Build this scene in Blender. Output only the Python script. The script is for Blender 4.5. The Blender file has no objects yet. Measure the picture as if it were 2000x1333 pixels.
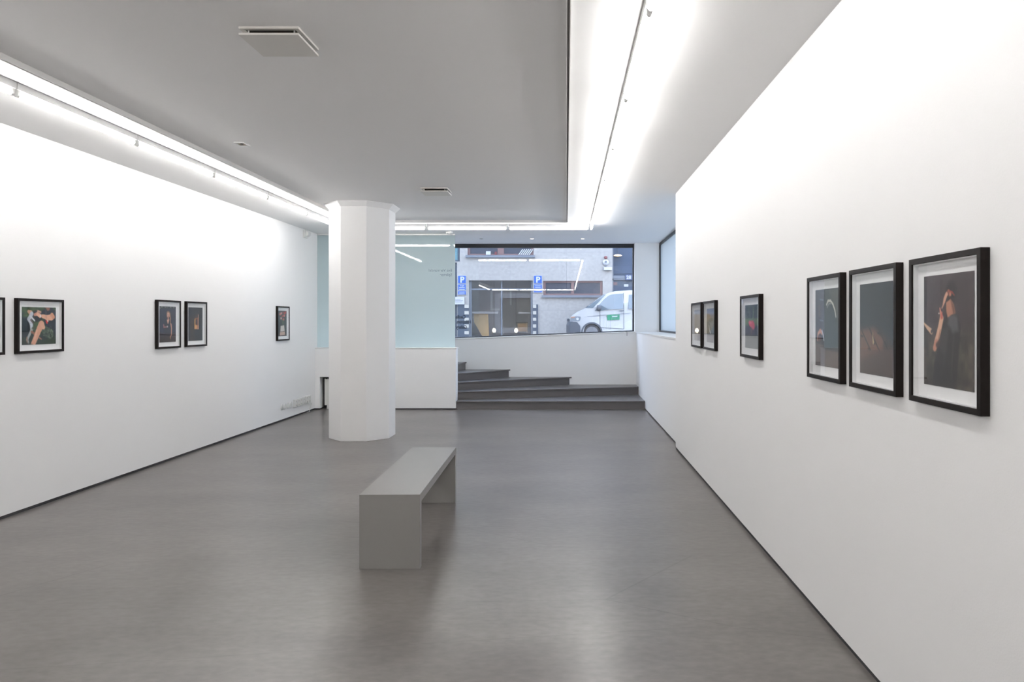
import bpy, bmesh, math, random
import numpy as np
from mathutils import Vector, Matrix
random.seed(7); rng = np.random.RandomState(5)
PI = math.pi
scn = bpy.context.scene
COL = scn.collection
F = 1333.0; CX = 1106.0; CY = 628.0; EYE = 1.5

def P(px, py, Y):
    """world point seen at pixel (px,py) of the photograph when it stands Y metres away"""
    return (px-CX)/F*Y, EYE+(CY-py)/F*Y

# ------------------------------------------------------------------ materials
def s2l(c):
    return tuple(((v/255.0)/12.92 if v/255.0 <= .04045 else ((v/255.0+.055)/1.055)**2.4) for v in c)

def mat(name, rgb, rough=.6, metal=0.0, noise=0.0, nscale=20.0, bump=0.0, bscale=80.0, spec=.5, coat=0.0, emit=None, estr=0.0):
    m = bpy.data.materials.new(name); m.use_nodes = True
    nt = m.node_tree; b = nt.nodes['Principled BSDF']
    col = tuple(rgb)+(1,)
    b.inputs['Base Color'].default_value = col
    b.inputs['Roughness'].default_value = rough
    b.inputs['Metallic'].default_value = metal
    b.inputs['Specular IOR Level'].default_value = spec
    b.inputs['Coat Weight'].default_value = coat
    if emit:
        b.inputs['Emission Color'].default_value = tuple(emit)+(1,)
        b.inputs['Emission Strength'].default_value = estr
    tc = nt.nodes.new('ShaderNodeTexCoord')
    if noise > 0:
        n = nt.nodes.new('ShaderNodeTexNoise'); n.inputs['Scale'].default_value = nscale; n.inputs['Detail'].default_value = 5
        r = nt.nodes.new('ShaderNodeMapRange')
        r.inputs['To Min'].default_value = 1-noise; r.inputs['To Max'].default_value = 1+noise
        mx = nt.nodes.new('ShaderNodeVectorMath'); mx.operation = 'SCALE'
        mx.inputs[0].default_value = rgb
        nt.links.new(tc.outputs['Object'], n.inputs['Vector'])
        nt.links.new(n.outputs['Fac'], r.inputs['Value'])
        nt.links.new(r.outputs['Result'], mx.inputs['Scale'])
        nt.links.new(mx.outputs['Vector'], b.inputs['Base Color'])
    if bump > 0:
        n2 = nt.nodes.new('ShaderNodeTexNoise'); n2.inputs['Scale'].default_value = bscale; n2.inputs['Detail'].default_value = 3
        bp = nt.nodes.new('ShaderNodeBump'); bp.inputs['Strength'].default_value = bump; bp.inputs['Distance'].default_value = .002
        nt.links.new(tc.outputs['Object'], n2.inputs['Vector'])
        nt.links.new(n2.outputs['Fac'], bp.inputs['Height'])
        nt.links.new(bp.outputs['Normal'], b.inputs['Normal'])
    return m

M = {}
M['wall'] = mat('wall_paint', (.92, .915, .91), .75, bump=.15, bscale=140, noise=.008, nscale=3)
M['ceiling'] = mat('ceiling_paint', (.94, .935, .93), .85, noise=.004, nscale=2)
M['curb'] = mat('white_trim', (.80, .79, .77), .5, noise=.01)
M['white'] = mat('white_lacquer', (.80, .80, .79), .35, noise=.01)
M['slot'] = mat('dark_slot', (.17, .155, .15), .7, noise=.1)
M['gap'] = mat('dark_shadow_gap', (.035, .035, .038), .6, noise=.1)
M['black'] = mat('black_frame_lacquer', (.010, .007, .006), .45, noise=.15, nscale=60, spec=.15)
M['winframe'] = mat('black_window_metal', (.012, .014, .020), .4, noise=.1)
M['mat'] = mat('white_mount_card', (.92, .92, .92), .8, noise=.01)
M['bench'] = mat('grey_bench_paint', (.245, .236, .228), .33, noise=.03, nscale=6, bump=.05)
M['stair'] = mat('grey_stair_linoleum', (.125, .117, .118), .33, noise=.08, nscale=5, bump=.1)
M['nosing'] = mat('dark_stair_nosing', (.06, .055, .055), .35, noise=.05)
M['plastic'] = mat('white_plastic', (.78, .78, .76), .35, noise=.01)
M['darkplastic'] = mat('dark_plastic', (.04, .04, .04), .5, noise=.05)
M['grille'] = mat('vent_inside', (.05, .045, .03), .8, noise=.1)
M['ventplate'] = mat('vent_plate', (.76, .74, .70), .45, noise=.01)
M['radiator'] = mat('radiator_enamel', (.74, .74, .70), .4, noise=.01)
M['brass'] = mat('cream_socket', (.45, .36, .25), .5, noise=.05)
M['tube'] = mat('lit_fluorescent_tube', (.9, .9, .9), .4, emit=(1.0, .98, .965), estr=42.0)
M['lampwarm'] = mat('lit_warm_bulb', (.9, .8, .6), .4, emit=(1.0, .74, .46), estr=60.0)
M['lampsoft'] = mat('lit_amber_dome', (.9, .8, .6), .4, emit=(1.0, .55, .22), estr=1.3)
M['down'] = mat('lit_downlight', (.9, .8, .7), .4, emit=(1.0, .80, .62), estr=6.0)

def schlick(nt, f0):
    lw = nt.nodes.new('ShaderNodeLayerWeight'); lw.inputs['Blend'].default_value = .5
    p = nt.nodes.new('ShaderNodeMath'); p.operation = 'POWER'; p.inputs[1].default_value = 5
    m = nt.nodes.new('ShaderNodeMath'); m.operation = 'MULTIPLY_ADD'; m.inputs[1].default_value = 1-f0; m.inputs[2].default_value = f0
    nt.links.new(lw.outputs['Facing'], p.inputs[0]); nt.links.new(p.outputs[0], m.inputs[0])
    return m

def glass_clear(name, tint=(1, 1, 1), rough=0.0, ior=1.5):
    m = bpy.data.materials.new(name); m.use_nodes = True; nt = m.node_tree; nt.nodes.clear()
    o = nt.nodes.new('ShaderNodeOutputMaterial'); mx = nt.nodes.new('ShaderNodeMixShader')
    t = nt.nodes.new('ShaderNodeBsdfTransparent'); t.inputs['Color'].default_value = tuple(tint)+(1,)
    g = nt.nodes.new('ShaderNodeBsdfGlossy'); g.inputs['Roughness'].default_value = rough
    f = schlick(nt, ((ior-1)/(ior+1))**2)
    nt.links.new(f.outputs[0], mx.inputs[0]); nt.links.new(t.outputs[0], mx.inputs[1]); nt.links.new(g.outputs[0], mx.inputs[2])
    nt.links.new(mx.outputs[0], o.inputs[0])
    return m
M['glass'] = glass_clear('window_glass', (.96, .975, .99), 0.0, 1.66)
M['picglass'] = glass_clear('picture_glass', (1, 1, 1), 0.0, 1.34)
M['carglass'] = mat('vehicle_glass', (.09, .12, .14), .06, spec=.8, noise=.15, nscale=2)

def frosted(name, col, dcol, mixf):
    m = bpy.data.materials.new(name); m.use_nodes = True; nt = m.node_tree; nt.nodes.clear()
    o = nt.nodes.new('ShaderNodeOutputMaterial')
    d = nt.nodes.new('ShaderNodeBsdfDiffuse'); d.inputs['Color'].default_value = tuple(dcol)+(1,)
    t = nt.nodes.new('ShaderNodeBsdfTranslucent'); t.inputs['Color'].default_value = tuple(col)+(1,)
    a = nt.nodes.new('ShaderNodeMixShader'); a.inputs[0].default_value = mixf
    nt.links.new(d.outputs[0], a.inputs[1]); nt.links.new(t.outputs[0], a.inputs[2])
    g = nt.nodes.new('ShaderNodeBsdfGlossy'); g.inputs['Roughness'].default_value = .015
    f = schlick(nt, .05)
    b = nt.nodes.new('ShaderNodeMixShader')
    nt.links.new(f.outputs[0], b.inputs[0]); nt.links.new(a.outputs[0], b.inputs[1]); nt.links.new(g.outputs[0], b.inputs[2])
    nt.links.new(b.outputs[0], o.inputs[0])
    return m
M['frost'] = frosted('frosted_partition_glass', (.91, .955, .91), (.40, .46, .46), .80)
M['frostwin'] = frosted('frosted_window_glass', (.50, .54, .56), (.42, .48, .51), .80)

def floor_mat():
    m = bpy.data.materials.new('polished_grey_floor'); m.use_nodes = True; nt = m.node_tree; b = nt.nodes['Principled BSDF']
    L = nt.links.new; N = nt.nodes.new
    tc = N('ShaderNodeTexCoord')
    mp = N('ShaderNodeMapping'); mp.inputs['Scale'].default_value = (.6, 1.1, 1); L(tc.outputs['Object'], mp.inputs['Vector'])
    n1 = N('ShaderNodeTexNoise'); n1.inputs['Scale'].default_value = 1.3; n1.inputs['Detail'].default_value = 7; n1.inputs['Roughness'].default_value = .62
    n2 = N('ShaderNodeTexNoise'); n2.inputs['Scale'].default_value = 26; n2.inputs['Detail'].default_value = 6
    L(mp.outputs[0], n1.inputs['Vector']); L(mp.outputs[0], n2.inputs['Vector'])
    cr = N('ShaderNodeValToRGB')
    cr.color_ramp.elements[0].position = .30; cr.color_ramp.elements[0].color = (.112, .102, .097, 1)
    cr.color_ramp.elements[1].position = .72; cr.color_ramp.elements[1].color = (.186, .172, .163, 1)
    L(n1.outputs['Fac'], cr.inputs[0])
    r2 = N('ShaderNodeMapRange'); r2.inputs['From Min'].default_value = .3; r2.inputs['From Max'].default_value = .7
    r2.inputs['To Min'].default_value = .88; r2.inputs['To Max'].default_value = 1.12
    L(n2.outputs['Fac'], r2.inputs['Value'])
    sc = N('ShaderNodeVectorMath'); sc.operation = 'SCALE'; L(cr.outputs[0], sc.inputs[0]); L(r2.outputs[0], sc.inputs['Scale'])
    # faint straight scratches
    mw = N('ShaderNodeMapping'); mw.inputs['Rotation'].default_value = (0, 0, .6); mw.inputs['Scale'].default_value = (.35, 1.3, 1); L(tc.outputs['Object'], mw.inputs['Vector'])
    w = N('ShaderNodeTexVoronoi'); w.voronoi_dimensions = '2D'; w.feature = 'DISTANCE_TO_EDGE'; w.inputs['Scale'].default_value = .8; L(mw.outputs[0], w.inputs['Vector'])
    lt = N('ShaderNodeMapRange'); lt.inputs['From Min'].default_value = 0; lt.inputs['From Max'].default_value = .0035
    lt.inputs['To Min'].default_value = .80; lt.inputs['To Max'].default_value = 1.0; L(w.outputs['Distance'], lt.inputs['Value'])
    s2 = N('ShaderNodeVectorMath'); s2.operation = 'SCALE'; L(sc.outputs[0], s2.inputs[0]); L(lt.outputs[0], s2.inputs['Scale'])
    L(s2.outputs[0], b.inputs['Base Color'])
    rr = N('ShaderNodeMapRange'); rr.inputs['To Min'].default_value = .277; rr.inputs['To Max'].default_value = .292
    L(n1.outputs['Fac'], rr.inputs['Value']); L(rr.outputs[0], b.inputs['Roughness'])
    b.inputs['Specular IOR Level'].default_value = .5
    bp = N('ShaderNodeBump'); bp.inputs['Strength'].default_value = .12; bp.inputs['Distance'].default_value = .002
    n3 = N('ShaderNodeTexNoise'); n3.inputs['Scale'].default_value = 14; n3.inputs['Detail'].default_value = 6
    L(mp.outputs[0], n3.inputs['Vector']); L(n3.outputs['Fac'], bp.inputs['Height']); L(bp.outputs[0], b.inputs['Normal'])
    return m
M['floor'] = floor_mat()

def facade_mat():
    m = bpy.data.materials.new('pale_stone_facade'); m.use_nodes = True; nt = m.node_tree; b = nt.nodes['Principled BSDF']
    L = nt.links.new; N = nt.nodes.new
    tc = N('ShaderNodeTexCoord'); mp = N('ShaderNodeMapping'); mp.inputs['Rotation'].default_value = (PI/2, 0, 0)
    L(tc.outputs['Object'], mp.inputs['Vector'])
    br = N('ShaderNodeTexBrick'); br.inputs['Scale'].default_value = 1.0; br.offset = 0
    br.inputs['Brick Width'].default_value = 2.35; br.inputs['Row Height'].default_value = 1.22
    br.inputs['Mortar Size'].default_value = .010; br.inputs['Mortar Smooth'].default_value = .3
    br.inputs['Color1'].default_value = (.29, .278, .26, 1); br.inputs['Color2'].default_value = (.305, .292, .273, 1)
    br.inputs['Mortar'].default_value = (.25, .243, .235, 1)
    L(mp.outputs[0], br.inputs['Vector'])
    n = N('ShaderNodeTexNoise'); n.inputs['Scale'].default_value = 9; n.inputs['Detail'].default_value = 8; L(tc.outputs['Object'], n.inputs['Vector'])
    r = N('ShaderNodeMapRange'); r.inputs['From Min'].default_value = .3; r.inputs['From Max'].default_value = .7; r.inputs['To Min'].default_value = .88; r.inputs['To Max'].default_value = 1.1
    L(n.outputs['Fac'], r.inputs['Value'])
    s = N('ShaderNodeVectorMath'); s.operation = 'SCALE'; L(br.outputs['Color'], s.inputs[0]); L(r.outputs[0], s.inputs['Scale'])
    L(s.outputs[0], b.inputs['Base Color']); b.inputs['Roughness'].default_value = .85
    return m
M['facade'] = facade_mat()
M['asphalt'] = mat('street_asphalt', (.10, .10, .105), .85, noise=.25, nscale=30)
M['paving'] = mat('pavement_slabs', (.25, .25, .25), .85, noise=.15, nscale=6)
M['fgrey'] = mat('grey_metal_sill', (.13, .145, .17), .5, noise=.05)
M['fredwood'] = mat('red_brown_window_wood', (.15, .085, .08), .6, noise=.1)
M['fdark'] = mat('dark_blue_shop_paint', (.045, .06, .085), .5, noise=.1)
M['fpane'] = mat('dark_reflecting_pane', (.05, .055, .07), .25, noise=.3, nscale=1.5, spec=.35)
M['fpaneblue'] = mat('blue_reflecting_pane', (.035, .055, .095), .3, noise=.35, nscale=1.2, spec=.25)
M['cream'] = mat('cream_square_paint', (.38, .365, .32), .6, noise=.05)
M['signblue'] = mat('sign_blue', (.02, .085, .33), .4, noise=.02)
M['signwhite'] = mat('sign_white', (.42, .43, .45), .4, noise=.02)
M['plateblue'] = mat('number_plate_blue', (.03, .05, .12), .4, noise=.05)
M['shopwall'] = mat('dark_shop_wall', (.27, .27, .28), .7, noise=.15, nscale=3)
M['tan'] = mat('tan_wood', (.42, .31, .15), .55, noise=.12, nscale=8)
M['gold'] = mat('gilt_picture', (.30, .17, .05), .5, noise=.35, nscale=9)
M['red'] = mat('red_alarm_lamp', (.16, .04, .04), .35, noise=.05)
M['vanwhite'] = mat('white_car_paint', (.37, .37, .365), .3, noise=.01, coat=.2)
M['vanplastic'] = mat('dark_bumper_plastic', (.055, .065, .08), .6, noise=.06)
M['tyre'] = mat('tyre_rubber', (.03, .03, .033), .75, noise=.1)
M['rim'] = mat('silver_wheel_cover', (.16, .165, .175), .45, metal=.3, noise=.04)
M['headlight'] = mat('headlight_lens', (.16, .18, .20), .3, spec=.4, noise=.1)
M['amber'] = mat('amber_indicator', (.34, .19, .13), .3, noise=.05)
M['green'] = mat('green_door_sticker', (.03, .19, .10), .4, noise=.35, nscale=5)
M['letter'] = mat('black_vinyl_letters', (.015, .018, .025), .5, noise=.05)
M['letterblue'] = mat('grey_blue_vinyl_letters', (.17, .22, .25), .5, noise=.05)
M['teal'] = mat('teal_curtain', (.10, .21, .24), .7, noise=.2, nscale=4)
M['paper'] = mat('white_paper', (.40, .41, .42), .7, noise=.02)
M['outwall'] = mat('outer_wall_plaster', (.45, .44, .42), .85, noise=.05)

# ------------------------------------------------------------------ mesh helpers
class MB:
    def __init__(s): s.v = []; s.f = []; s.sm = []
    def add(s, vs, fs, smooth=False):
        n = len(s.v); s.v += [tuple(p) for p in vs]; s.f += [tuple(i+n for i in q) for q in fs]; s.sm += [smooth]*len(fs)
        return s
    def box(s, x0, x1, y0, y1, z0, z1):
        if x0 > x1: x0, x1 = x1, x0
        if y0 > y1: y0, y1 = y1, y0
        if z0 > z1: z0, z1 = z1, z0
        v = [(x0, y0, z0), (x1, y0, z0), (x1, y1, z0), (x0, y1, z0), (x0, y0, z1), (x1, y0, z1), (x1, y1, z1), (x0, y1, z1)]
        return s.add(v, [(3, 2, 1, 0), (4, 5, 6, 7), (0, 1, 5, 4), (1, 2, 6, 5), (2, 3, 7, 6), (3, 0, 4, 7)])
    def lathe(s, prof, c, axis='z', seg=24, smooth=True):
        """prof: list of (r, h) from one end to the other; closed with caps"""
        vs = []; fs = []
        for r, h in prof:
            for k in range(seg):
                a = 2*PI*k/seg; p = (r*math.cos(a), r*math.sin(a), h)
                if axis == 'x': p = (p[2], p[0], p[1])
                elif axis == 'y': p = (p[1], p[2], p[0])
                vs.append((p[0]+c[0], p[1]+c[1], p[2]+c[2]))
        for i in range(len(prof)-1):
            for k in range(seg):
                a = i*seg+k; b = i*seg+(k+1) % seg
                fs.append((a, b, b+seg, a+seg))
        s.add(vs, fs, smooth)
        n = len(s.v)-len(vs)
        s.f.append(tuple(n+k for k in reversed(range(seg)))); s.sm.append(False)
        m = n+(len(prof)-1)*seg
        s.f.append(tuple(m+k for k in range(seg))); s.sm.append(False)
        return s
    def prism(s, pts, a0, a1, plane='xz'):
        """extrude polygon pts; plane xz -> along y, xy -> along z, yz -> along x"""
        n = len(pts)
        def mk(p, a):
            return {'xz': (p[0], a, p[1]), 'xy': (p[0], p[1], a), 'yz': (a, p[0], p[1])}[plane]
        vs = [mk(p, a0) for p in pts]+[mk(p, a1) for p in pts]
        fs = [tuple(range(n)), tuple(range(2*n-1, n-1, -1))]+[(i, i+n, (i+1) % n+n, (i+1) % n) for i in range(n)]
        return s.add(vs, fs)
    def tube(s, pts, r, seg=8):
        rings = []
        for i, p in enumerate(pts):
            p = Vector(p); a = Vector(pts[max(i-1, 0)]); b = Vector(pts[min(i+1, len(pts)-1)])
            t = (b-a).normalized(); u = t.orthogonal().normalized(); w = t.cross(u)
            rings.append([p+u*r*math.cos(2*PI*k/seg)+w*r*math.sin(2*PI*k/seg) for k in range(seg)])
        vs = [q for ring in rings for q in ring]; fs = []
        for i in range(len(pts)-1):
            for k in range(seg):
                a = i*seg+k; b = i*seg+(k+1) % seg; fs.append((a, b, b+seg, a+seg))
        s.add(vs, fs, True); return s
    def build(s, name, m, parent=None, bevel=0.0, seg=2):
        off = Vector((0, 0, 0))
        if parent:
            q = parent
            while q is not None: off += q.location; q = q.parent
        me = bpy.data.meshes.new(name)
        me.from_pydata([(v[0]-off.x, v[1]-off.y, v[2]-off.z) for v in s.v], [], s.f)
        me.polygons.foreach_set('use_smooth', s.sm)
        bm = bmesh.new(); bm.from_mesh(me); bmesh.ops.recalc_face_normals(bm, faces=bm.faces); bm.to_mesh(me); bm.free()
        me.materials.append(m)
        o = bpy.data.objects.new(name, me); COL.objects.link(o)
        if parent: o.parent = parent
        if bevel:
            b = o.modifiers.new('bevel', 'BEVEL'); b.width = bevel; b.segments = seg; b.limit_method = 'ANGLE'; b.angle_limit = math.radians(40)
        return o

def thing(name, label, cat, loc, rz=0.0, group=None):
    o = bpy.data.objects.new(name, None); COL.objects.link(o); o.empty_display_size = .1
    o.location = loc; o.rotation_euler = (0, 0, rz); return tag(o, label, cat, group)
def tag(o, label, cat, group=None):
    o['label'] = label; o['category'] = cat
    if group: o['group'] = group
    return o
def struct(o): o['kind'] = 'structure'; return o
def children(o): return [c for c in bpy.data.objects if c.parent == o]
def dup(root, loc, label, rz=None, sy=None):
    r = root.copy(); COL.objects.link(r); r.location = loc; r['label'] = label
    if rz is not None: r.rotation_euler = (0, 0, rz)
    if sy: r.scale = (1, sy, 1)
    for ch in children(root):
        c = ch.copy(); COL.objects.link(c); c.parent = r
        for g in children(ch):
            d = g.copy(); COL.objects.link(d); d.parent = c
    return r
def text_mesh(name, body, size, m, parent, loc, mirror=False, align='LEFT', bold=0.0, thick=.001, spacing=1.0, line=1.0):
    """lettering standing in the xz plane, facing -y"""
    cu = bpy.data.curves.new(name, 'FONT'); cu.body = body; cu.size = size; cu.align_x = align; cu.extrude = thick
    cu.offset = bold; cu.space_character = spacing; cu.space_line = line
    t = bpy.data.objects.new(name, cu); COL.objects.link(t)
    dg = bpy.context.evaluated_depsgraph_get(); me = bpy.data.meshes.new_from_object(t.evaluated_get(dg))
    bpy.data.objects.remove(t)
    sx = -1 if mirror else 1
    for v in me.vertices:
        x, y, z = v.co; v.co = (sx*x, -z, y)
    if mirror: me.flip_normals()
    me.name = name; me.materials.clear(); me.materials.append(m)
    o = bpy.data.objects.new(name, me); COL.objects.link(o); o.parent = parent
    off = Vector((0, 0, 0)); q = parent
    while q is not None: off += q.location; q = q.parent
    o.location = Vector(loc)-off
    return o

# ------------------------------------------------------------------ camera
cam = bpy.data.cameras.new('camera'); cam.sensor_width = 36; cam.lens = 36*F/2000
cam.shift_x = -(CX-1000)/2000; cam.shift_y = -(666.5-CY)/2000
cam.clip_start = .05; cam.clip_end = 200
co = bpy.data.objects.new('camera', cam); COL.objects.link(co)
co.location = (0, 0, EYE); co.rotation_euler = (PI/2, 0, 0)
scn.camera = co

# ------------------------------------------------------------------ the room
XL, XR, XR2, XW = -4.27, 1.285, 1.34, 1.80
YB, YP, YR, Y0 = 13.07, 11.60, 8.02, -6.0
YG = 13.25
struct(MB().box(XL-.3, XW+.3, Y0-.3, 13.45, -.2, 0).build('floor', M['floor']))
struct(MB().box(XL-.3, XW+.3, Y0-.3, 13.45, 3.0, 3.3).build('ceiling', M['ceiling']))
struct(MB().box(XL-.3, XL, Y0, 13.4, .025, 3.0).build('wall_left', M['wall']))
struct(MB().box(XL-.3, XL-.008, Y0, 13.4, 0, .025).build('baseboard_left', M['gap']))
struct(MB().box(XR, XW+.3, Y0, YR, .025, 3.0).build('wall_right', M['wall']))
struct(MB().box(XR+.008, XW+.3, Y0, YR-.004, 0, .025).build('baseboard_right', M['gap']))
struct(MB().box(XL-.3, XW+.3, Y0-.3, Y0, 0, 3.0).build('wall_front', M['wall']))
# parapet under the side window, with its sill
struct(MB().box(XR2, XW+.3, YR, 13.4, .02, 1.272).build('wall_right_back', M['wall']))
struct(MB().box(XR2+.008, XW+.2, YR, 13.07, 0, .02).build('baseboard_right_back', M['gap']))
struct(MB().box(XR2-.008, XW+.04, YR+.002, YB, 1.272, 1.297).build('trim_1', M['curb'], bevel=.003))
# back wall: low part with a sloping top (the street slopes outside), pillar in the corner, lintel
def sill_z(x): return 1.284+(x-1.34)*.0386
x0 = XL-.3
low = MB().prism([(x0, 0), (XR2, 0), (XR2, sill_z(XR2)), (x0, sill_z(x0))], YB+.002, 13.42)
struct(low.build('wall_back', M['wall']))
XWR = 1.312
struct(MB().box(XWR, XW+.3, YB, 13.42, 1.28, 3.0).build('wall_back_pillar', M['wall']))
# sloping sill board
sb = MB().prism([(XL, sill_z(XL)), (XWR, sill_z(XWR)), (XWR, sill_z(XWR)+.022), (XL, sill_z(XL)+.022)], YB-.012, YG-.01)
struct(sb.build('trim_2', M['curb'], bevel=.003))
# back window: black frame and pane
w1 = struct(bpy.data.objects.new('window_1', None)); COL.objects.link(w1); w1.location = (-.3, YG, 1.3)
XWL = XL
zt = 2.955
fr = MB()
fr.box(XWL, XWR, YG-.035, YG+.035, zt-.03, 2.998)
fr.box(XWR-.028, XWR, YG-.035, YG+.035, sill_z(XWR)+.02, zt)
fr.prism([(XWL, sill_z(XWL)+.0), (XWR, sill_z(XWR)+.0), (XWR, sill_z(XWR)+.042), (XWL, sill_z(XWL)+.042)], YG-.03, YG+.03)
fr.build('window_frame', M['winframe'], w1, bevel=.003)
gp = MB().prism([(XWL, sill_z(XWL)+.04), (XWR-.026, sill_z(XWR)+.04), (XWR-.026, zt-.028), (XWL, zt-.028)], YG-.004, YG+.004)
gp.build('window_pane', M['glass'], w1)
# reversed gallery name on the pane
def wl(body, px, py, size, bold=.0015):
    x, z = P(px, py, YG)
    t_ = text_mesh('lettering', body, size, M['letter'], w1, (x, YG-.008, z), mirror=True, align='LEFT', bold=bold, spacing=.95)
    t_.scale = (.8, 1, 1)
wl('Cecilia', 909.5, 622.5, .095)
wl('Hillström', 920, 632.5, .095)
wl('Gallery', 912, 642.5, .095)
# side window, frosted
w2 = struct(bpy.data.objects.new('window_2', None)); COL.objects.link(w2); w2.location = (XW, 10.5, 1.3)
fr = MB()
fr.box(XW-.02, XW+.04, YR, YB, 2.955, 2.998); fr.box(XW-.02, XW+.04, YR, YB, 1.297, 1.327)
fr.box(XW-.02, XW+.04, YB-.035, YB-.001, 1.327, 2.955); fr.box(XW-.02, XW+.04, YR, YR+.035, 1.327, 2.955)
fr.build('window_frame', M['winframe'], w2, bevel=.003)
MB().box(XW+.004, XW+.016, YR+.03, YB-.03, 1.32, 2.96).build('window_pane', M['frostwin'], w2)

# lip with dark slot round the middle ceiling field
LX0, LX1, LY0, LY1 = -3.15, 0.0, -4.15, 10.12
def ring(mb, e0, e1, z0, z1):
    # rectangle ring from offset e0 to e1 outside the lip line
    mb.box(LX0-e1, LX0-e0, LY0-e1, LY1+e1, z0, z1); mb.box(LX1+e0, LX1+e1, LY0-e1, LY1+e1, z0, z1)
    mb.box(LX0-e0, LX1+e0, LY1+e0, LY1+e1, z0, z1); mb.box(LX0-e0, LX1+e0, LY0-e1, LY0-e0, z0, z1)
tr = MB(); ring(tr, 0, .004, 2.966, 3.0); ring(tr, .017, .022, 2.966, 3.0)
t3 = struct(tr.build('trim_3', M['curb']))
tr = MB(); ring(tr, .004, .017, 2.975, 3.0)
struct(tr.build('trim_4', M['slot']))

# ------------------------------------------------------------------ column
CXC, CYC, AP = -2.655, 8.90, .387
def octa(ap, z):
    R = ap/math.cos(PI/8)
    return [(CXC+R*math.cos(PI/8+k*PI/4), CYC+R*math.sin(PI/8+k*PI/4), z) for k in range(8)]
col = thing('column', 'white eight-sided pillar standing between floor and ceiling behind the grey bench', 'column', (CXC, CYC, 0))
def loft(mb, rings):
    vs = [p for r in rings for p in r]; n = 8; fs = []
    for i in range(len(rings)-1):
        for k in range(n):
            a = i*n+k; b = i*n+(k+1) % n; fs.append((a, b, b+n, a+n))
    fs.append(tuple(range(n))[::-1]); fs.append(tuple((len(rings)-1)*n+k for k in range(n)))
    return mb.add(vs, fs)
loft(MB(), [octa(AP, 0), octa(AP, 2.936)]).build('shaft', M['wall'], col, bevel=.004)
loft(MB(), [octa(AP, 2.936), octa(AP+.055, 2.992), octa(AP+.055, 3.0)]).build('capital', M['wall'], col)

# ------------------------------------------------------------------ partition: half-height wall with frosted glass
PX1 = -1.876
pw = thing('partition_wall', 'white half-height partition wall carrying the frosted glass, beside the stairs', 'wall', (-3.0, 11.7, 0))
b = MB().prism([(XL, .02), (-4.19, .02), (-4.19, .55), (-3.15, .55), (-3.15, .02), (PX1, .02), (PX1, 1.035), (XL, 1.035)], YP, 11.80)
b.build('body', M['wall'], pw, bevel=.003)
MB().box(XL, PX1+.01, YP-.008, 11.81, 1.035, 1.05).build('top_board', M['curb'], pw, bevel=.002)
d = MB(); d.box(XL, -4.195, YP+.012, 11.79, 0, .02); d.box(-3.145, PX1-.012, YP+.012, 11.79, 0, .02)
d.box(-4.19, -3.15, 11.775, 11.795, .02, .55)
d.build('recessed_plinth', M['gap'], pw)
gl = thing('frosted_glass_panel', 'tall blue-green frosted glass screen on the white half wall behind the pillar', 'glass screen', (-3.07, 11.70, 1.05))
MB().box(XL+.004, -1.905, 11.694, 11.706, 1.052, 2.975).build('pane', M['frost'], gl)
MB().box(XL+.004, -1.905, 11.685, 11.715, 2.975, 2.998).build('top_channel', M['curb'], gl)
x, z = P(883, 531, 11.69)
text_mesh('lettering', 'Eva Vermandel', .069, M['letterblue'], gl, (x, 11.692, z), mirror=True, spacing=.97)
x, z = P(883, 539.5, 11.69)
text_mesh('lettering', 'Splinter', .069, M['letterblue'], gl, (x, 11.692, z), mirror=True, spacing=.97)
# radiator in the niche
ra = thing('radiator', 'white panel radiator in the niche of the half wall, mostly behind the pillar', 'radiator', (-3.7, 11.69, 0))
MB().box(-4.13, -3.25, 11.66, 11.675, .065, .52).build('front_panel', M['radiator'], ra, bevel=.004)
b = MB(); b.box(-4.12, -3.26, 11.675, 11.73, .075, .51); b.build('core', M['radiator'], ra)
b = MB()
for k in range(20): b.box(-4.11+k*.043, -4.11+k*.043+.03, 11.655, 11.74, .51, .525)
b.build('top_grille', M['darkplastic'], ra)
for xx in (-4.075, -3.3):
    MB().box(xx-.02, xx+.02, 11.67, 11.72, 0, .068).build('foot', M['plastic'], ra)
MB().lathe([(.016, 0), (.02, .01), (.02, .035), (.012, .045)], (-4.02, 11.665, .03), 'z', 16).build('valve', M['plastic'], ra)

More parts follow.
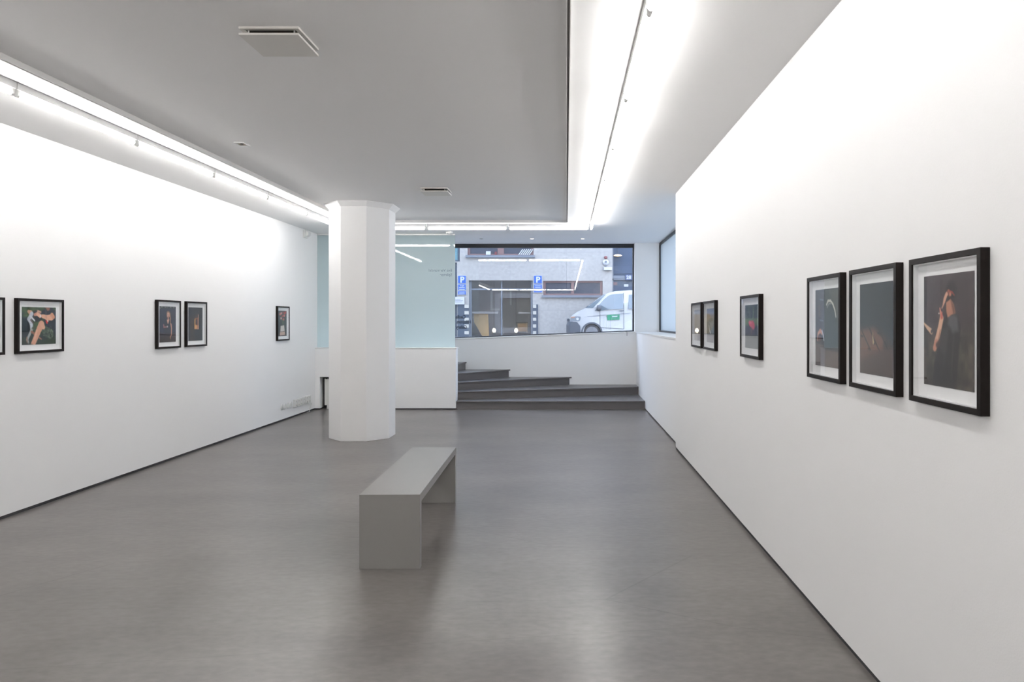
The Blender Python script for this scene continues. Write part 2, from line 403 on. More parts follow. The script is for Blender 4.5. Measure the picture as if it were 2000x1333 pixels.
# ------------------------------------------------------------------ stairs (winder steps)
RH = .1445
st = thing('staircase', 'dark grey staircase of five winder steps rising left under the window', 'stairs', (-.3, 11.62, 0))
lines = [((-1.872, 11.625), (XR2, 11.625)), ((-1.872, 11.80), (XR2, 12.66)), ((-1.872, 12.01), (.06, YB)),
         ((-1.872, 12.22), (-1.10, YB)), ((-1.872, 12.62), (-1.93, YB))]
def offs(a, b, d):
    dx, dy = b[0]-a[0], b[1]-a[1]; l = math.hypot(dx, dy); nx, ny = dy/l, -dx/l
    return (a[0]+nx*d, a[1]+ny*d), (b[0]+nx*d, b[1]+ny*d)
def ext(a, b, xm=None, ym=None):
    t = (xm-a[0])/(b[0]-a[0]) if xm is not None else (ym-a[1])/(b[1]-a[1])
    return (a[0]+(b[0]-a[0])*t, a[1]+(b[1]-a[1])*t)
TH = .024
for i, (a, b2) in enumerate(lines):
    z0, z1 = i*RH, (i+1)*RH
    def foot(d):
        p, q = offs(a, b2, d)
        if i < 2: return [ext(p, q, xm=-1.872), ext(p, q, xm=XR2-.002), (XR2-.002, YB), (-3.0, YB), (-3.0, 11.81), (-1.872, 11.81)]
        if i < 4: return [ext(p, q, xm=-2.1), ext(p, q, ym=YB), (-3.0, YB), (-3.0, 11.81), (-2.1, 11.81)]
        return [(-2.28+d, 11.95), (-2.02+d, 12.40), (-1.93+d, YB), (-3.0, YB), (-3.0, 11.95)]
    body = foot(0.0)
    sp = MB().prism([(p[0], p[1]) for p in body], z0, z1-TH, 'xy').build('step', M['stair'], st)
    MB().prism([(p[0], p[1]) for p in foot(.022)], z1-TH, z1, 'xy').build('tread', M['nosing'] if False else M['stair'], sp, bevel=.005)
struct(MB().box(XL, -3.0, 11.81, YB, 0, 5*RH).build('floor_landing', M['stair']))

# ------------------------------------------------------------------ bench
be = thing('bench', 'plain grey painted gallery bench standing alone on the floor', 'bench', (-.887, 4.135, 0))
W_, L_, T_, H_ = .365, 1.555, .052, .45
def bb(x0, x1, y0, y1, z0, z1): return MB().box(-.887-W_+x0, -.887-W_+x1, 4.135+y0, 4.135+y1, z0, z1)
def bp_(pts, name): return MB().prism([(4.135+a, b) for a, b in pts], -.887-W_, -.887, 'yz').build(name, M['bench'], be)
bp_([(0, H_), (L_, H_), (L_-T_, H_-T_), (T_, H_-T_)], 'seat')
bp_([(0, 0), (T_, 0), (T_, H_-T_), (0, H_)], 'end_panel')
bp_([(L_-T_, 0), (L_, 0), (L_, H_), (L_-T_, H_-T_)], 'end_panel')
be.rotation_euler = (0, 0, math.radians(1.15))

# ------------------------------------------------------------------ fluorescent lights
FL = 1.235
def light_proto(label, loc):
    r = thing('fluorescent_light', label, 'ceiling light', loc, 0, 'bare fluorescent tube lights along the ceiling')
    x, y, z = loc            # loc at ceiling, start of fixture, runs along +y
    MB().box(x-.02, x+.02, y+.004, y+FL-.004, z-.045, z).build('housing', M['white'], r, bevel=.003)
    MB().lathe([(.0165, 0), (.0165, FL-.066)], (x, y+.033, z-.069), 'y', 16).build('tube', M['tube'], r)
    for yy in (.012, FL-.033):
        MB().prism([(x-.013, z-.045), (x-.013, z-.078), (x-.006, z-.089), (x+.006, z-.089), (x+.013, z-.078), (x+.013, z-.045)], y+yy, y+yy+.021).build('lamp_holder', M['plastic'], r, bevel=.002)
    return r
ordn = ['first', 'second', 'third', 'fourth', 'fifth', 'sixth', 'seventh', 'eighth', 'ninth', 'tenth', 'eleventh', 'twelfth', 'thirteenth']
proto = None
yend = 10.545
for k in range(12):
    lab = 'lit tube light in the row beside the right wall, %s from the window end' % ordn[k]
    loc = (.384, yend-(k+1)*FL, 3.0)
    if proto is None: proto = light_proto(lab, loc)
    else: dup(proto, loc, lab)
SL = 1.204
for k in range(12):
    lab = 'lit tube light in the row beside the left wall, %s from the pillar end' % ordn[k]
    dup(proto, (-3.462, 10.30-(k+1)*SL, 3.0), lab, sy=SL/FL)
for k, s in enumerate(('right end', 'middle', 'left end, partly behind the pillar')):
    dup(proto, (.352-k*1.254, 10.52, 3.0), 'lit tube light in the short row before the window, %s' % s, rz=PI/2, sy=1.25/FL)
for k, s in enumerate(('right end', 'middle', 'left end')):
    dup(proto, (.352-k*1.254, -4.6, 3.0), 'lit tube light in the short row at the camera end of the room, %s' % s, rz=PI/2, sy=1.25/FL)

# ------------------------------------------------------------------ ceiling fittings
def vent(x0, x1, y0, y1, label):
    r = thing('ceiling_vent', label, 'vent', ((x0+x1)/2, (y0+y1)/2, 3.0), 0, 'square white air vents')
    up = MB(); t = .022
    up.box(x0, x1, y0, y0+t, 2.989, 3.0); up.box(x0, x1, y1-t, y1, 2.989, 3.0); up.box(x0, x0+t, y0+t, y1-t, 2.989, 3.0); up.box(x1-t, x1, y0+t, y1-t, 2.989, 3.0)
    up.build('frame', M['ventplate'], r)
    MB().box(x0+t, x1-t, y0+t, y1-t, 2.994, 2.999).build('opening', M['grille'], r)
    MB().box(x0, x1, y0, y1, 2.956, 2.968).build('cover_plate', M['ventplate'], r, bevel=.001)
    for xx in (x0+.035, x1-.035):
        for yy in (y0+.035, y1-.035):
            MB().lathe([(.004, 0), (.004, .032)], (xx, yy, 2.966), 'z', 10).build('peg', M['plastic'], r)
    return r
vent(-1.666, -1.361, 3.469, 3.752, 'large square white ceiling vent nearest the camera')
x0 = (821-CX)/253.8*1.456; x1 = (874-CX)/253.8*1.456
vent(x0, x1, 1.456*F/253.8, 1.456*F/245.2, 'square white ceiling vent above and beyond the bench, near the pillar')
# small square fitting
r = thing('ceiling_socket', 'small square white ceiling fitting with open beige centre, near left lights', 'fitting', (-2.73, 5.76, 3.0))
xa, xb, ya, yb = -2.775, -2.685, 5.69, 5.80
u = MB(); t = .014
u.box(xa, xb, ya, ya+t, 2.988, 3.0); u.box(xa, xb, yb-t, yb, 2.988, 3.0); u.box(xa, xa+t, ya+t, yb-t, 2.988, 3.0); u.box(xb-t, xb, ya+t, yb-t, 2.988, 3.0)
u.build('frame', M['plastic'], r, bevel=.002)
MB().box(xa+t, xb-t, ya+t, yb-t, 2.995, 2.999).build('centre', M['brass'], r)
MB().lathe([(.012, 0), (.012, .005)], ((xa+xb)/2, (ya+yb)/2, 2.990), 'z', 12).build('screw_cap', M['darkplastic'], r)
# smoke detector
x, _ = P(878, 454, 11.45)
r = thing('smoke_detector', 'small white detector on the ceiling above the frosted glass edge', 'detector', (x, 11.42, 3.0))
MB().lathe([(.058, 0), (.058, -.018), (.05, -.03), (.03, -.042), (.02, -.044)], (x, 11.42, 3.0), 'z', 24).build('body', M['plastic'], r)
MB().lathe([(.062, 0), (.062, -.008)], (x, 11.42, 3.0), 'z', 24).build('base', M['plastic'], r)
# downlights
def down(px, lit, label):
    y = 12.38; x = (px-CX)/F*y
    r = thing('downlight', label, 'downlight', (x, y, 3.0), 0, 'recessed spots before the window')
    seg = 24; vs = []; fs = []
    for (rr, zz) in ((.042, 3.0), (.042, 2.996), (.032, 2.995), (.028, 2.999)):
        for k in range(seg): vs.append((x+rr*math.cos(2*PI*k/seg), y+rr*math.sin(2*PI*k/seg), zz))
    for i in range(3):
        for k in range(seg): fs.append((i*seg+k, i*seg+(k+1) % seg, (i+1)*seg+(k+1) % seg, (i+1)*seg+k))
    MB().add(vs, fs, True).build('ring', M['plastic'], r)
    MB().lathe([(.029, 0), (.029, .002)], (x, y, 2.9965), 'z', 20).build('lens', M['down'] if lit else M['grille'], r)
down(1138, True, 'small recessed downlight, lit, right one before the window')
down(1039, True, 'small recessed downlight, lit, middle one before the window')
down(940, False, 'small recessed downlight, unlit, left one before the window')
# motion sensor
r = thing('motion_sensor', 'small white motion sensor high on the left wall beside the frosted glass', 'sensor', (XL, 11.15, 2.9))
MB().box(XL, XL+.035, 11.06, 11.21, 2.86, 2.985).build('back_box', M['plastic'], r, bevel=.006)
MB().prism([(XL+.035, 2.97), (XL+.085, 2.955), (XL+.085, 2.90), (XL+.035, 2.875)], 11.08, 11.19).build('lens_hood', M['plastic'], r, bevel=.008)

# ------------------------------------------------------------------ sockets on left wall
sp = None
ys = [10.715+.108*k for k in range(4)]+[11.18, 11.285]
for k, yy in enumerate(ys):
    lab = ('white double wall socket low on left wall, %s of four joined' % ordn[k]) if k < 4 else ('white double wall socket nearest the room corner' if k == 5 else 'white double wall socket just right of the joined four')
    if sp is None:
        sp = thing('wall_socket', lab, 'socket', (XL, yy, .21), 0, 'white sockets low on the left wall')
        MB().box(XL, XL+.03, yy-.046, yy+.046, .148, .272).build('cover', M['plastic'], sp, bevel=.006)
        for dz in (.030, -.030):
            w = MB().lathe([(.020, 0), (.020, .003)], (XL+.029, yy, .21+dz), 'x', 16).build('outlet', M['ventplate'], sp)
            q = MB()
            for e in (-.007, .007): q.lathe([(.0045, 0), (.0045, .001)], (XL+.032, yy+e, .21+dz), 'x', 8)
            q.build('pin_hole', M['darkplastic'], w)
    else: dup(sp, (XL, yy, .21+(.004 if k > 3 else 0)), lab)
rp = None
for k, yy in enumerate((10.24, 10.35, 10.46, 10.565)):
    lab = 'round white blank cover low on left wall, %s of four from the left' % ordn[k]
    if rp is None:
        rp = thing('blank_cover', lab, 'cover plate', (XL, yy, .21), 0, 'round blank covers low on the left wall')
        MB().lathe([(.046, 0), (.046, .006), (.042, .010), (.014, .012), (.012, .010)], (XL, yy, .21), 'x', 24).build('disc', M['plastic'], rp)
        MB().lathe([(.006, 0), (.006, .002)], (XL+.0105, yy, .21), 'x', 10).build('screw', M['ventplate'], rp)
    else: dup(rp, (XL, yy, .21), lab)
tag(MB().tube([(XL+.03, 11.30, .17), (XL+.032, 11.34, .14), (XL+.02, 11.35, .09), (XL+.012, 11.33, .04), (XL+.03, 11.27, .008), (XL+.015, 11.2, .007)], .005).build('cable', M['plastic']), 'thin white cable hanging from the last wall socket to the floor', 'cable')
r = thing('plug_socket', 'tiny white socket on the half wall just right of the pillar', 'socket', (-2.93, YP, .2))
MB().box(-2.975, -2.905, YP-.028, YP, .14, .26).build('cover', M['plastic'], r, bevel=.006)
tag(MB().tube([(-2.93, YP-.03, .19), (-2.905, YP-.045, .17), (-2.90, YP-.04, .13), (-2.94, YP-.02, .10), (-2.97, YP-.01, .02)], .005).build('cable', M['plastic']), 'short white cable below the tiny socket right of the pillar', 'cable')
# bits lying along the window sill
def sill_bit(px0, px1, up, label, dep=.03, m='darkplastic', h=.015):
    yy = YB+.035
    xa = (px0-CX)/F*yy; xb = (px1-CX)/F*yy; n = 5
    pts = [(xa+(xb-xa)*k/n, yy-dep*.5*math.sin(k*1.3), sill_z(xa+(xb-xa)*k/n)+.022+h*.6+up*math.sin(PI*k/n)) for k in range(n+1)]
    tag(MB().tube(pts, h*.6, 6).build('loose_wire', M[m]), label, 'wire', 'thin dark wires lying on the window sill')
sill_bit(1068, 1100, .0, 'short dark wire on window sill, leftmost, under the blank facade')
sill_bit(1118, 1146, .008, 'dark wire on window sill directly below the van wheel')
sill_bit(1192, 1222, .008, 'thin dark wire on window sill at its right end')
xa = (1224.5-CX)/F*13.05
tag(MB().tube([(xa-.10, 13.10, sill_z(xa)+.026), (xa-.01, 13.06, sill_z(xa)+.028), (xa, 13.05, sill_z(xa)+.018), (xa, 13.05, sill_z(xa)-.055)], .004, 6).build('loose_wire', M['darkplastic']), 'dark wire end hanging over the window sill edge', 'wire', 'thin dark wires lying on the window sill')

# ------------------------------------------------------------------ framed photographs
class Paint:
    def __init__(s, w, h, res, bg):
        s.nu = int(w*res); s.nv = int(h*res); s.asp = h/w
        s.u, s.v = np.meshgrid(np.linspace(0, 1, s.nu+1), np.linspace(0, 1, s.nv+1))
        s.c = np.zeros(s.u.shape+(3,)); s.c[:] = bg
    def _mix(s, m, col): s.c = s.c*(1-m[..., None])+np.array(col, float)*m[..., None]
    def _soft(s, d, soft): return np.clip(.5-d/soft, 0, 1)
    def ell(s, cx, cy, rx, ry, col, rot=0, soft=.02, al=1):
        x = s.u-cx; y = (s.v-cy)*s.asp; a = math.radians(rot); X = x*math.cos(a)+y*math.sin(a); Y = -x*math.sin(a)+y*math.cos(a); ry = ry*s.asp
        d = (np.sqrt((X/rx)**2+(Y/ry)**2)-1)*min(rx, ry); s._mix(s._soft(d, soft)*al, col)
    def cap(s, a, b, ra, rb, col, soft=.02, al=1):
        ax, ay = a[0], a[1]*s.asp; bx, by = b[0], b[1]*s.asp
        px = s.u-ax; py = s.v*s.asp-ay; dx, dy = bx-ax, by-ay
        t = np.clip((px*dx+py*dy)/(dx*dx+dy*dy+1e-9), 0, 1)
        d = np.hypot(px-t*dx, py-t*dy)-(ra+(rb-ra)*t); s._mix(s._soft(d, soft)*al, col)
    def path(s, pts, r0, r1, col, soft=.02, al=1):
        n = len(pts)-1
        for i in range(n): s.cap(pts[i], pts[i+1], r0+(r1-r0)*i/n, r0+(r1-r0)*(i+1)/n, col, soft, al)
    def poly(s, pts, col, soft=.015, al=1):
        x = s.u; y = s.v*s.asp; n = len(pts); ins = np.zeros(x.shape, bool); dm = np.full(x.shape, 9.0)
        for i in range(n):
            x0, y0 = pts[i][0], pts[i][1]*s.asp; x1, y1 = pts[(i+1) % n][0], pts[(i+1) % n][1]*s.asp
            c = ((y0 > y) != (y1 > y)) & (x < (x1-x0)*(y-y0)/((y1-y0) or 1e-9)+x0); ins ^= c
            dx, dy = x1-x0, y1-y0; t = np.clip(((x-x0)*dx+(y-y0)*dy)/(dx*dx+dy*dy+1e-9), 0, 1)
            dm = np.minimum(dm, np.hypot(x-x0-t*dx, y-y0-t*dy))
        s._mix(s._soft(np.where(ins, -dm, dm), soft)*al, col)
    def noise(s, n, amp, tint=(1, 1, 1), v0=0, v1=1, u0=0, u1=1):
        g = rng.rand(n+2, n+2); fu = s.u*n; fv = s.v*n; iu = np.minimum(fu.astype(int), n); iv = np.minimum(fv.astype(int), n)
        tu = fu-iu; tv = fv-iv; tu = tu*tu*(3-2*tu); tv = tv*tv*(3-2*tv)
        q = (g[iv, iu]*(1-tu)+g[iv, iu+1]*tu)*(1-tv)+(g[iv+1, iu]*(1-tu)+g[iv+1, iu+1]*tu)*tv-.5
        msk = ((s.v >= v0) & (s.v <= v1) & (s.u >= u0) & (s.u <= u1)).astype(float)
        s.c = np.clip(s.c+(q*amp*msk)[..., None]*np.array(tint), 0, 255)

def art_material():
    m = bpy.data.materials.new('photographic_print'); m.use_nodes = True; nt = m.node_tree; b = nt.nodes['Principled BSDF']
    a = nt.nodes.new('ShaderNodeAttribute'); a.attribute_name = 'print'; nt.links.new(a.outputs['Color'], b.inputs['Base Color'])
    b.inputs['Roughness'].default_value = .5; b.inputs['Specular IOR Level'].default_value = .3
    return m
M['print'] = art_material()

def paint_mesh(p, x0, x1, z0, z1, y, parent):
    nu, nv = p.nu, p.nv
    xs = x0+(x1-x0)*p.u; zs = z1+(z0-z1)*p.v
    co_ = np.stack([xs.ravel(), np.full(xs.size, y), zs.ravel()], 1)
    i = np.arange(nu*nv); r_ = i//nu; c_ = i % nu; a = r_*(nu+1)+c_
    fs = np.stack([a, a+nu+1, a+nu+2, a+1], 1)
    n0 = len(co_)
    # a real sheet: give it a back and edges
    bk = np.array([[x0, y+.001, z0], [x1, y+.001, z0], [x1, y+.001, z1], [x0, y+.001, z1]])
    me = bpy.data.meshes.new('photo_print')
    me.from_pydata([tuple(q) for q in np.vstack([co_, bk])], [], [tuple(map(int, q)) for q in fs]+[(n0, n0+1, n0+2, n0+3)])
    at = me.color_attributes.new('print', 'FLOAT_COLOR', 'POINT')
    c = p.c.reshape(-1, 3)/255.0; lin = np.where(c <= .04045, c/12.92, ((c+.055)/1.055)**2.4)
    arr = np.ones((n0+4, 4), np.float32); arr[:n0, :3] = lin
    at.data.foreach_set('color', arr.ravel())
    me.materials.append(M['print'])
    o = bpy.data.objects.new('photo_print', me); COL.objects.link(o); o.parent = parent
    return o

def art_profile(p):      # person in black top seen from the side, arms raised
    p.c[:] = (64, 53, 55); p.noise(6, 14, v1=.7); p.poly([(0, .55), (1, .5), (1, 1), (0, 1)], (66, 60, 50), .3); p.noise(14, 44, (1, .95, .75), v0=.5); p.noise(40, 14)
    p.ell(.57, .16, .11, .09, (30, 25, 25), soft=.06)
    p.poly([(.50, .34), (.63, .335), (.71, .36), (.755, .46), (.735, .58), (.70, .78), (.66, 1), (.20, 1), (.22, .80), (.28, .72), (.30, .62), (.38, .48), (.46, .38)], (30, 26, 26), .025)
    p.poly([(.52, .36), (.63, .35), (.70, .38), (.72, .50), (.60, .52), (.50, .44)], (84, 82, 86), .06)
    p.poly([(.30, .60), (.40, .48), (.52, .46), (.50, .60), (.46, .72), (.36, .68)], (54, 50, 50), .04)
    p.path([(.62, .55), (.60, .70), (.57, .92)], .01, .014, (72, 66, 62), .03, .6); p.path([(.44, .72), (.40, .9)], .01, .01, (50, 45, 44), .03, .6)
    p.poly([(.47, .25), (.56, .22), (.62, .27), (.655, .345), (.58, .36), (.50, .385), (.475, .33)], (182, 126, 100), .02)
    p.poly([(.56, .23), (.62, .27), (.655, .345), (.61, .35)], (120, 78, 62), .03)
    p.poly([(.40, .27), (.42, .21), (.46, .165), (.53, .135), (.525, .17), (.49, .20), (.44, .26), (.39, .305), (.375, .30)], (208, 158, 132), .015)
    p.path([(.53, .15), (.59, .165), (.63, .19)], .012, .01, (150, 60, 52), .015); p.ell(.55, .18, .025, .02, (188, 120, 98)); p.path([(.50, .145), (.53, .20)], .012, .008, (120, 66, 54), .01)
    p.path([(.38, .39), (.33, .50), (.27, .60)], .038, .042, (214, 170, 142), .015)
    p.path([(.355, .50), (.30, .61)], .012, .012, (150, 104, 84), .02, .7)
    p.path([(.27, .61), (.235, .66)], .045, .038, (196, 138, 114), .02)
    p.cap((.29, .63), (.33, .60), .03, .02, (70, 50, 46), .03)
    p.path([(.375, .385), (.36, .34), (.345, .30)], .022, .010, (204, 132, 112), .012); p.path([(.385, .38), (.385, .335)], .02, .01, (188, 92, 78), .012); p.ell(.325, .345, .010, .008, (225, 215, 205), soft=.01)
    p.path([(0, .435), (.08, .475), (.165, .51)], .012, .034, (212, 176, 146), .015); p.cap((.17, .51), (.20, .49), .02, .02, (50, 42, 42), .02)
def art_planks(p):
    p.c[:] = (52, 50, 53); p.noise(5, 8)
    p.poly([(0, .50), (.35, .47), (.60, .48), (.80, .56), (1.0, .66), (1, 1), (0, 1)], (66, 52, 50), .10)
    p.poly([(0, .52), (.45, .49), (.75, .60), (.70, .72), (0, .86)], (118, 84, 68), .10)
    for k in range(3): p.path([(.03+.27*k, .50-.01*k), (.35+.27*k, .74)], .010, .012, (46, 34, 32), .02)
    for (a, b) in ((.07, .58), (.60, .54), (.80, .64), (.30, .72)): p.poly([(a-.04, b-.012), (a+.04, b), (a+.03, b+.018), (a-.05, b+.006)], (44, 34, 34), .02)
    p.poly([(0, .735), (1, .71), (1, 1), (0, 1)], (74, 58, 54), .012, .55)
    p.cap((.41, .55), (.41, .585), .018, .022, (140, 116, 84), .02); p.cap((.415, .59), (.43, .655), .010, .018, (206, 184, 132), .012); p.cap((.45, .66), (.49, .655), .01, .006, (40, 30, 30), .02)
    p.noise(30, 8)
def art_cloak(p):
    p.c[:] = (44, 45, 50)
    p.poly([(.55, 0), (1, 0), (1, .45), (.85, .30)], (78, 74, 68), .12); p.poly([(0, 0), (.22, 0), (.22, .70), (0, .70)], (26, 26, 30), .03)
    p.poly([(.12, .20), (.22, .19), (.24, .36), (.14, .36)], (66, 52, 44), .03)
    p.poly([(0, .70), (1, .77), (1, 1), (0, 1)], (92, 78, 72), .02)
    p.poly([(.26, .34), (.48, .20), (.66, .17), (.80, .30), (.93, .50), (1, .80), (.38, .78), (.32, .60)], (56, 59, 68), .03)
    p.path([(.50, .20), (.56, .155), (.66, .155), (.76, .20), (.84, .28), (.88, .36)], .022, .018, (212, 208, 196), .015)
    p.path([(.52, .24), (.60, .19), (.70, .19)], .012, .012, (150, 148, 142), .015)
    p.path([(.10, .66), (.13, .58), (.22, .54), (.29, .57)], .03, .035, (196, 138, 112), .02); p.ell(.18, .64, .07, .05, (92, 46, 38), soft=.03)
    p.path([(.30, .54), (.35, .60), (.38, .66)], .020, .016, (206, 210, 218), .015)
    p.poly([(.30, 0), (.34, 0), (.34, 1), (.30, 1)], (86, 88, 96), .04, .25)
    for v in (.13, .40): p.cap((.20, v), (.36, v+.01), .008, .008, (110, 116, 132), .02)
    p.noise(30, 8)
def art_meadow(p):
    p.c[:] = (40, 52, 36); p.noise(9, 50, (.8, 1, .6), v1=.42)
    p.path([(.30, .05), (.27, .35)], .03, .02, (66, 84, 52), .04); p.path([(.62, .08), (.60, .33)], .04, .03, (84, 104, 62), .05); p.path([(.44, .10), (.46, .3)], .03, .03, (26, 34, 28), .05)
    p.poly([(0, .32), (1, .30), (1, .5), (0, .5)], (92, 112, 58), .03); p.noise(16, 26, (1, 1, .5), v0=.33, v1=.6)
    for (a, c) in ((.12, (66, 54, 44)), (.30, (58, 46, 40)), (.46, (96, 66, 46)), (.62, (70, 50, 42)), (.82, (46, 44, 50)), (.95, (40, 42, 54))):
        p.poly([(a-.10, .72), (a-.08, .52), (a, .45), (a+.08, .52), (a+.10, .72)], c, .05)
    p.poly([(.24, .40), (.34, .36), (.42, .38), (.56, .36), (.66, .42), (.70, .52), (.58, .58), (.46, .52), (.34, .50)], (196, 52, 66), .03); p.ell(.38, .41, .07, .03, (226, 108, 116), soft=.05)
    p.poly([(0, .70), (1, .68), (1, 1), (0, 1)], (112, 114, 110), .01); p.noise(24, 18, v0=.7); p.cap((0, .70), (1, .68), .006, .006, (30, 28, 28), .01)
def art_sitting(p):
    p.c[:] = (110, 112, 118); p.poly([(0, 0), (1, 0), (1, .20), (0, .20)], (120, 136, 170), .05)
    p.poly([(0, .14), (.35, .18), (.55, .30), (.30, .55), (0, .62)], (128, 104, 66), .06); p.poly([(0, .40), (.55, .28), (.80, .32), (.50, .50), (.35, .75), (0, .74)], (46, 54, 52), .05)
    p.poly([(.35, .42), (.75, .36), (1, .44), (1, .76), (.55, .76)], (104, 118, 124), .05); p.path([(.28, .52), (.35, .66), (.5, .74)], .03, .03, (206, 208, 206), .03)
    p.poly([(0, .76), (1, .74), (1, 1), (0, 1)], (140, 132, 136), .02); p.path([(1, .80), (.8, 1)], .05, .05, (196, 192, 196), .04); p.noise(20, 18)
def art_pale(p):
    p.c[:] = (196, 184, 164); p.poly([(0, 0), (1, 0), (1, .16), (0, .14)], (176, 186, 208), .06); p.noise(8, 10)
    p.poly([(0, .80), (1, .76), (1, 1), (0, 1)], (196, 188, 186), .02); p.poly([(.42, 1), (.50, .84), (.60, .78), (.80, .78), (.9, .88), (.95, 1)], (150, 134, 138), .03)
    p.ell(.68, .72, .09, .06, (62, 46, 44), soft=.04); p.poly([(.58, .77), (.78, .77), (.76, .82), (.6, .82)], (176, 130, 116), .03)
def art_grass_sitter(p):
    p.c[:] = (34, 48, 36); p.poly([(0, 0), (1, 0), (1, .5), (.4, .72), (0, .4)], (62, 82, 46), .15); p.noise(12, 34, (.7, 1, .6)); p.poly([(0, .28), (.22, .26), (.26, .75), (0, .80)], (26, 34, 38), .06)
    p.ell(.42, .24, .17, .15, (20, 26, 30), soft=.04)
    p.poly([(.55, .12), (.70, .02), (.88, .0), (1, .12), (1, .80), (.86, .60), (.66, .50), (.64, .36), (.60, .26), (.52, .24)], (30, 40, 50), .03)
    p.poly([(.67, 0), (.83, 0), (.80, .08), (.74, .10)], (140, 92, 76), .02)
    p.path([(.60, .24), (.74, .28), (.86, .27)], .045, .075, (222, 168, 140), .015); p.path([(.88, .20), (.92, .26)], .05, .05, (206, 148, 120), .02)
    p.path([(.52, .23), (.44, .18), (.37, .20)], .05, .03, (226, 172, 146), .015); p.path([(.40, .17), (.36, .22)], .02, .02, (196, 134, 112), .015)
    p.ell(.53, .24, .02, .035, (222, 226, 232), soft=.01)
    p.path([(.26, .13), (.19, .12), (.22, .17)], .035, .03, (206, 160, 136), .02); p.path([(.46, .11), (.54, .13)], .03, .02, (206, 160, 136), .02)
    p.path([(.28, .18), (.20, .32), (.27, .45), (.28, .58)], .05, .045, (196, 202, 212), .02); p.path([(.24, .24), (.36, .36)], .02, .02, (212, 216, 222), .015); p.path([(.24, .34), (.33, .44)], .015, .012, (110, 90, 100), .02)
    p.path([(.28, .58), (.22, .72), (.15, .86), (.18, .96)], .03, .03, (170, 172, 170), .02); p.path([(.14, .80), (.15, .95)], .015, .015, (150, 110, 90), .02)
    p.path([(.32, .56), (.44, .66), (.56, .62)], .03, .03, (70, 84, 66), .03); p.path([(.28, .66), (.40, .74)], .03, .03, (150, 100, 80), .02)
    p.poly([(.64, .48), (.78, .56), (.92, .62), (.92, .78), (.84, .88), (.74, .82), (.62, .78), (.58, .60)], (76, 90, 72), .02); p.path([(.70, .56), (.72, .76)], .012, .012, (48, 60, 50), .03); p.path([(.80, .62), (.84, .80)], .012, .012, (52, 64, 54), .03); p.path([(.86, .60), (.90, .68)], .01, .01, (120, 130, 112), .02)
    p.noise(34, 60, (1, 1, .9), v0=.50, v1=.86, u0=.60, u1=.92); p.noise(30, 46, (1, .9, 1), v0=.3, v1=.62, u0=.20, u1=.34)
    p.path([(.56, .46), (.50, .58), (.42, .76), (.31, 1.0)], .085, .062, (216, 160, 132), .015); p.path([(.58, .47), (.62, .54)], .06, .05, (222, 170, 142), .02); p.path([(.42, .62), (.36, .86)], .02, .02, (236, 190, 164), .03, .6)
    p.path([(.50, .82), (.56, .86)], .02, .015, (170, 112, 90), .02)
    p.poly([(.68, .35), (.78, .36), (.74, .45), (.71, .44)], (206, 44, 46), .015); p.poly([(.72, .35), (.78, .36), (.75, .40)], (226, 216, 206), .01); p.cap((.69, .06), (.70, .30), .004, .004, (110, 116, 120), .01)
    p.poly([(0, .90), (.30, 1.0), (0, 1)], (26, 36, 26), .06); p.poly([(.55, .90), (1, .84), (1, 1), (.5, 1)], (36, 54, 30), .05); p.noise(40, 14, (.7, 1, .7))
def art_woman(p):
    p.c[:] = (32, 32, 42); p.noise(7, 12, (.8, .8, 1)); p.poly([(0, 0), (1, 0), (1, .06), (0, .08)], (28, 28, 26), .03)
    for (a, b, c) in ((.15, .02, .05), (.35, .025, .03), (.46, .03, .02), (.68, .02, .04), (.88, .03, .03), (.05, .05, .03)): p.ell(a, b, c, .018, (150, 152, 120), soft=.03, al=.8)
    p.poly([(0, .73), (1, .75), (1, 1), (0, 1)], (52, 40, 40), .03); p.cap((0, .74), (1, .76), .012, .012, (62, 54, 58), .02); p.poly([(0, .50), (1, .49), (1, .72), (0, .70)], (34, 36, 50), .04)
    p.poly([(.28, .44), (.38, .37), (.60, .37), (.72, .44), (.72, .56), (.66, .74), (.30, .74), (.24, .56)], (17, 16, 20), .03)
    p.ell(.53, .22, .115, .095, (140, 106, 74), soft=.04); p.path([(.62, .20), (.66, .34), (.66, .48)], .035, .025, (156, 116, 80), .025); p.path([(.44, .2), (.44, .3)], .02, .02, (90, 64, 46), .03)
    p.ell(.53, .24, .075, .075, (206, 158, 132), soft=.025); p.cap((.53, .29), (.53, .36), .035, .04, (176, 124, 100), .02); p.poly([(.44, .37), (.60, .36), (.54, .48), (.50, .49)], (204, 156, 130), .015)
    for uu in (.50, .57): p.ell(uu, .235, .012, .006, (70, 46, 40), soft=.012)
    p.ell(.535, .28, .02, .007, (150, 80, 74), soft=.015); p.cap((.54, .24), (.54, .262), .006, .008, (170, 116, 96), .012)
    p.path([(.70, .50), (.73, .62), (.72, .80)], .035, .022, (206, 152, 126), .015); p.path([(.71, .81), (.65, .87), (.68, .92)], .028, .012, (176, 122, 90), .02)
    p.path([(.26, .52), (.27, .58), (.42, .575)], .035, .025, (150, 100, 96), .02); p.ell(.48, .565, .04, .025, (216, 196, 186), soft=.02); p.ell(.48, .565, .014, .01, (70, 60, 60), soft=.01)
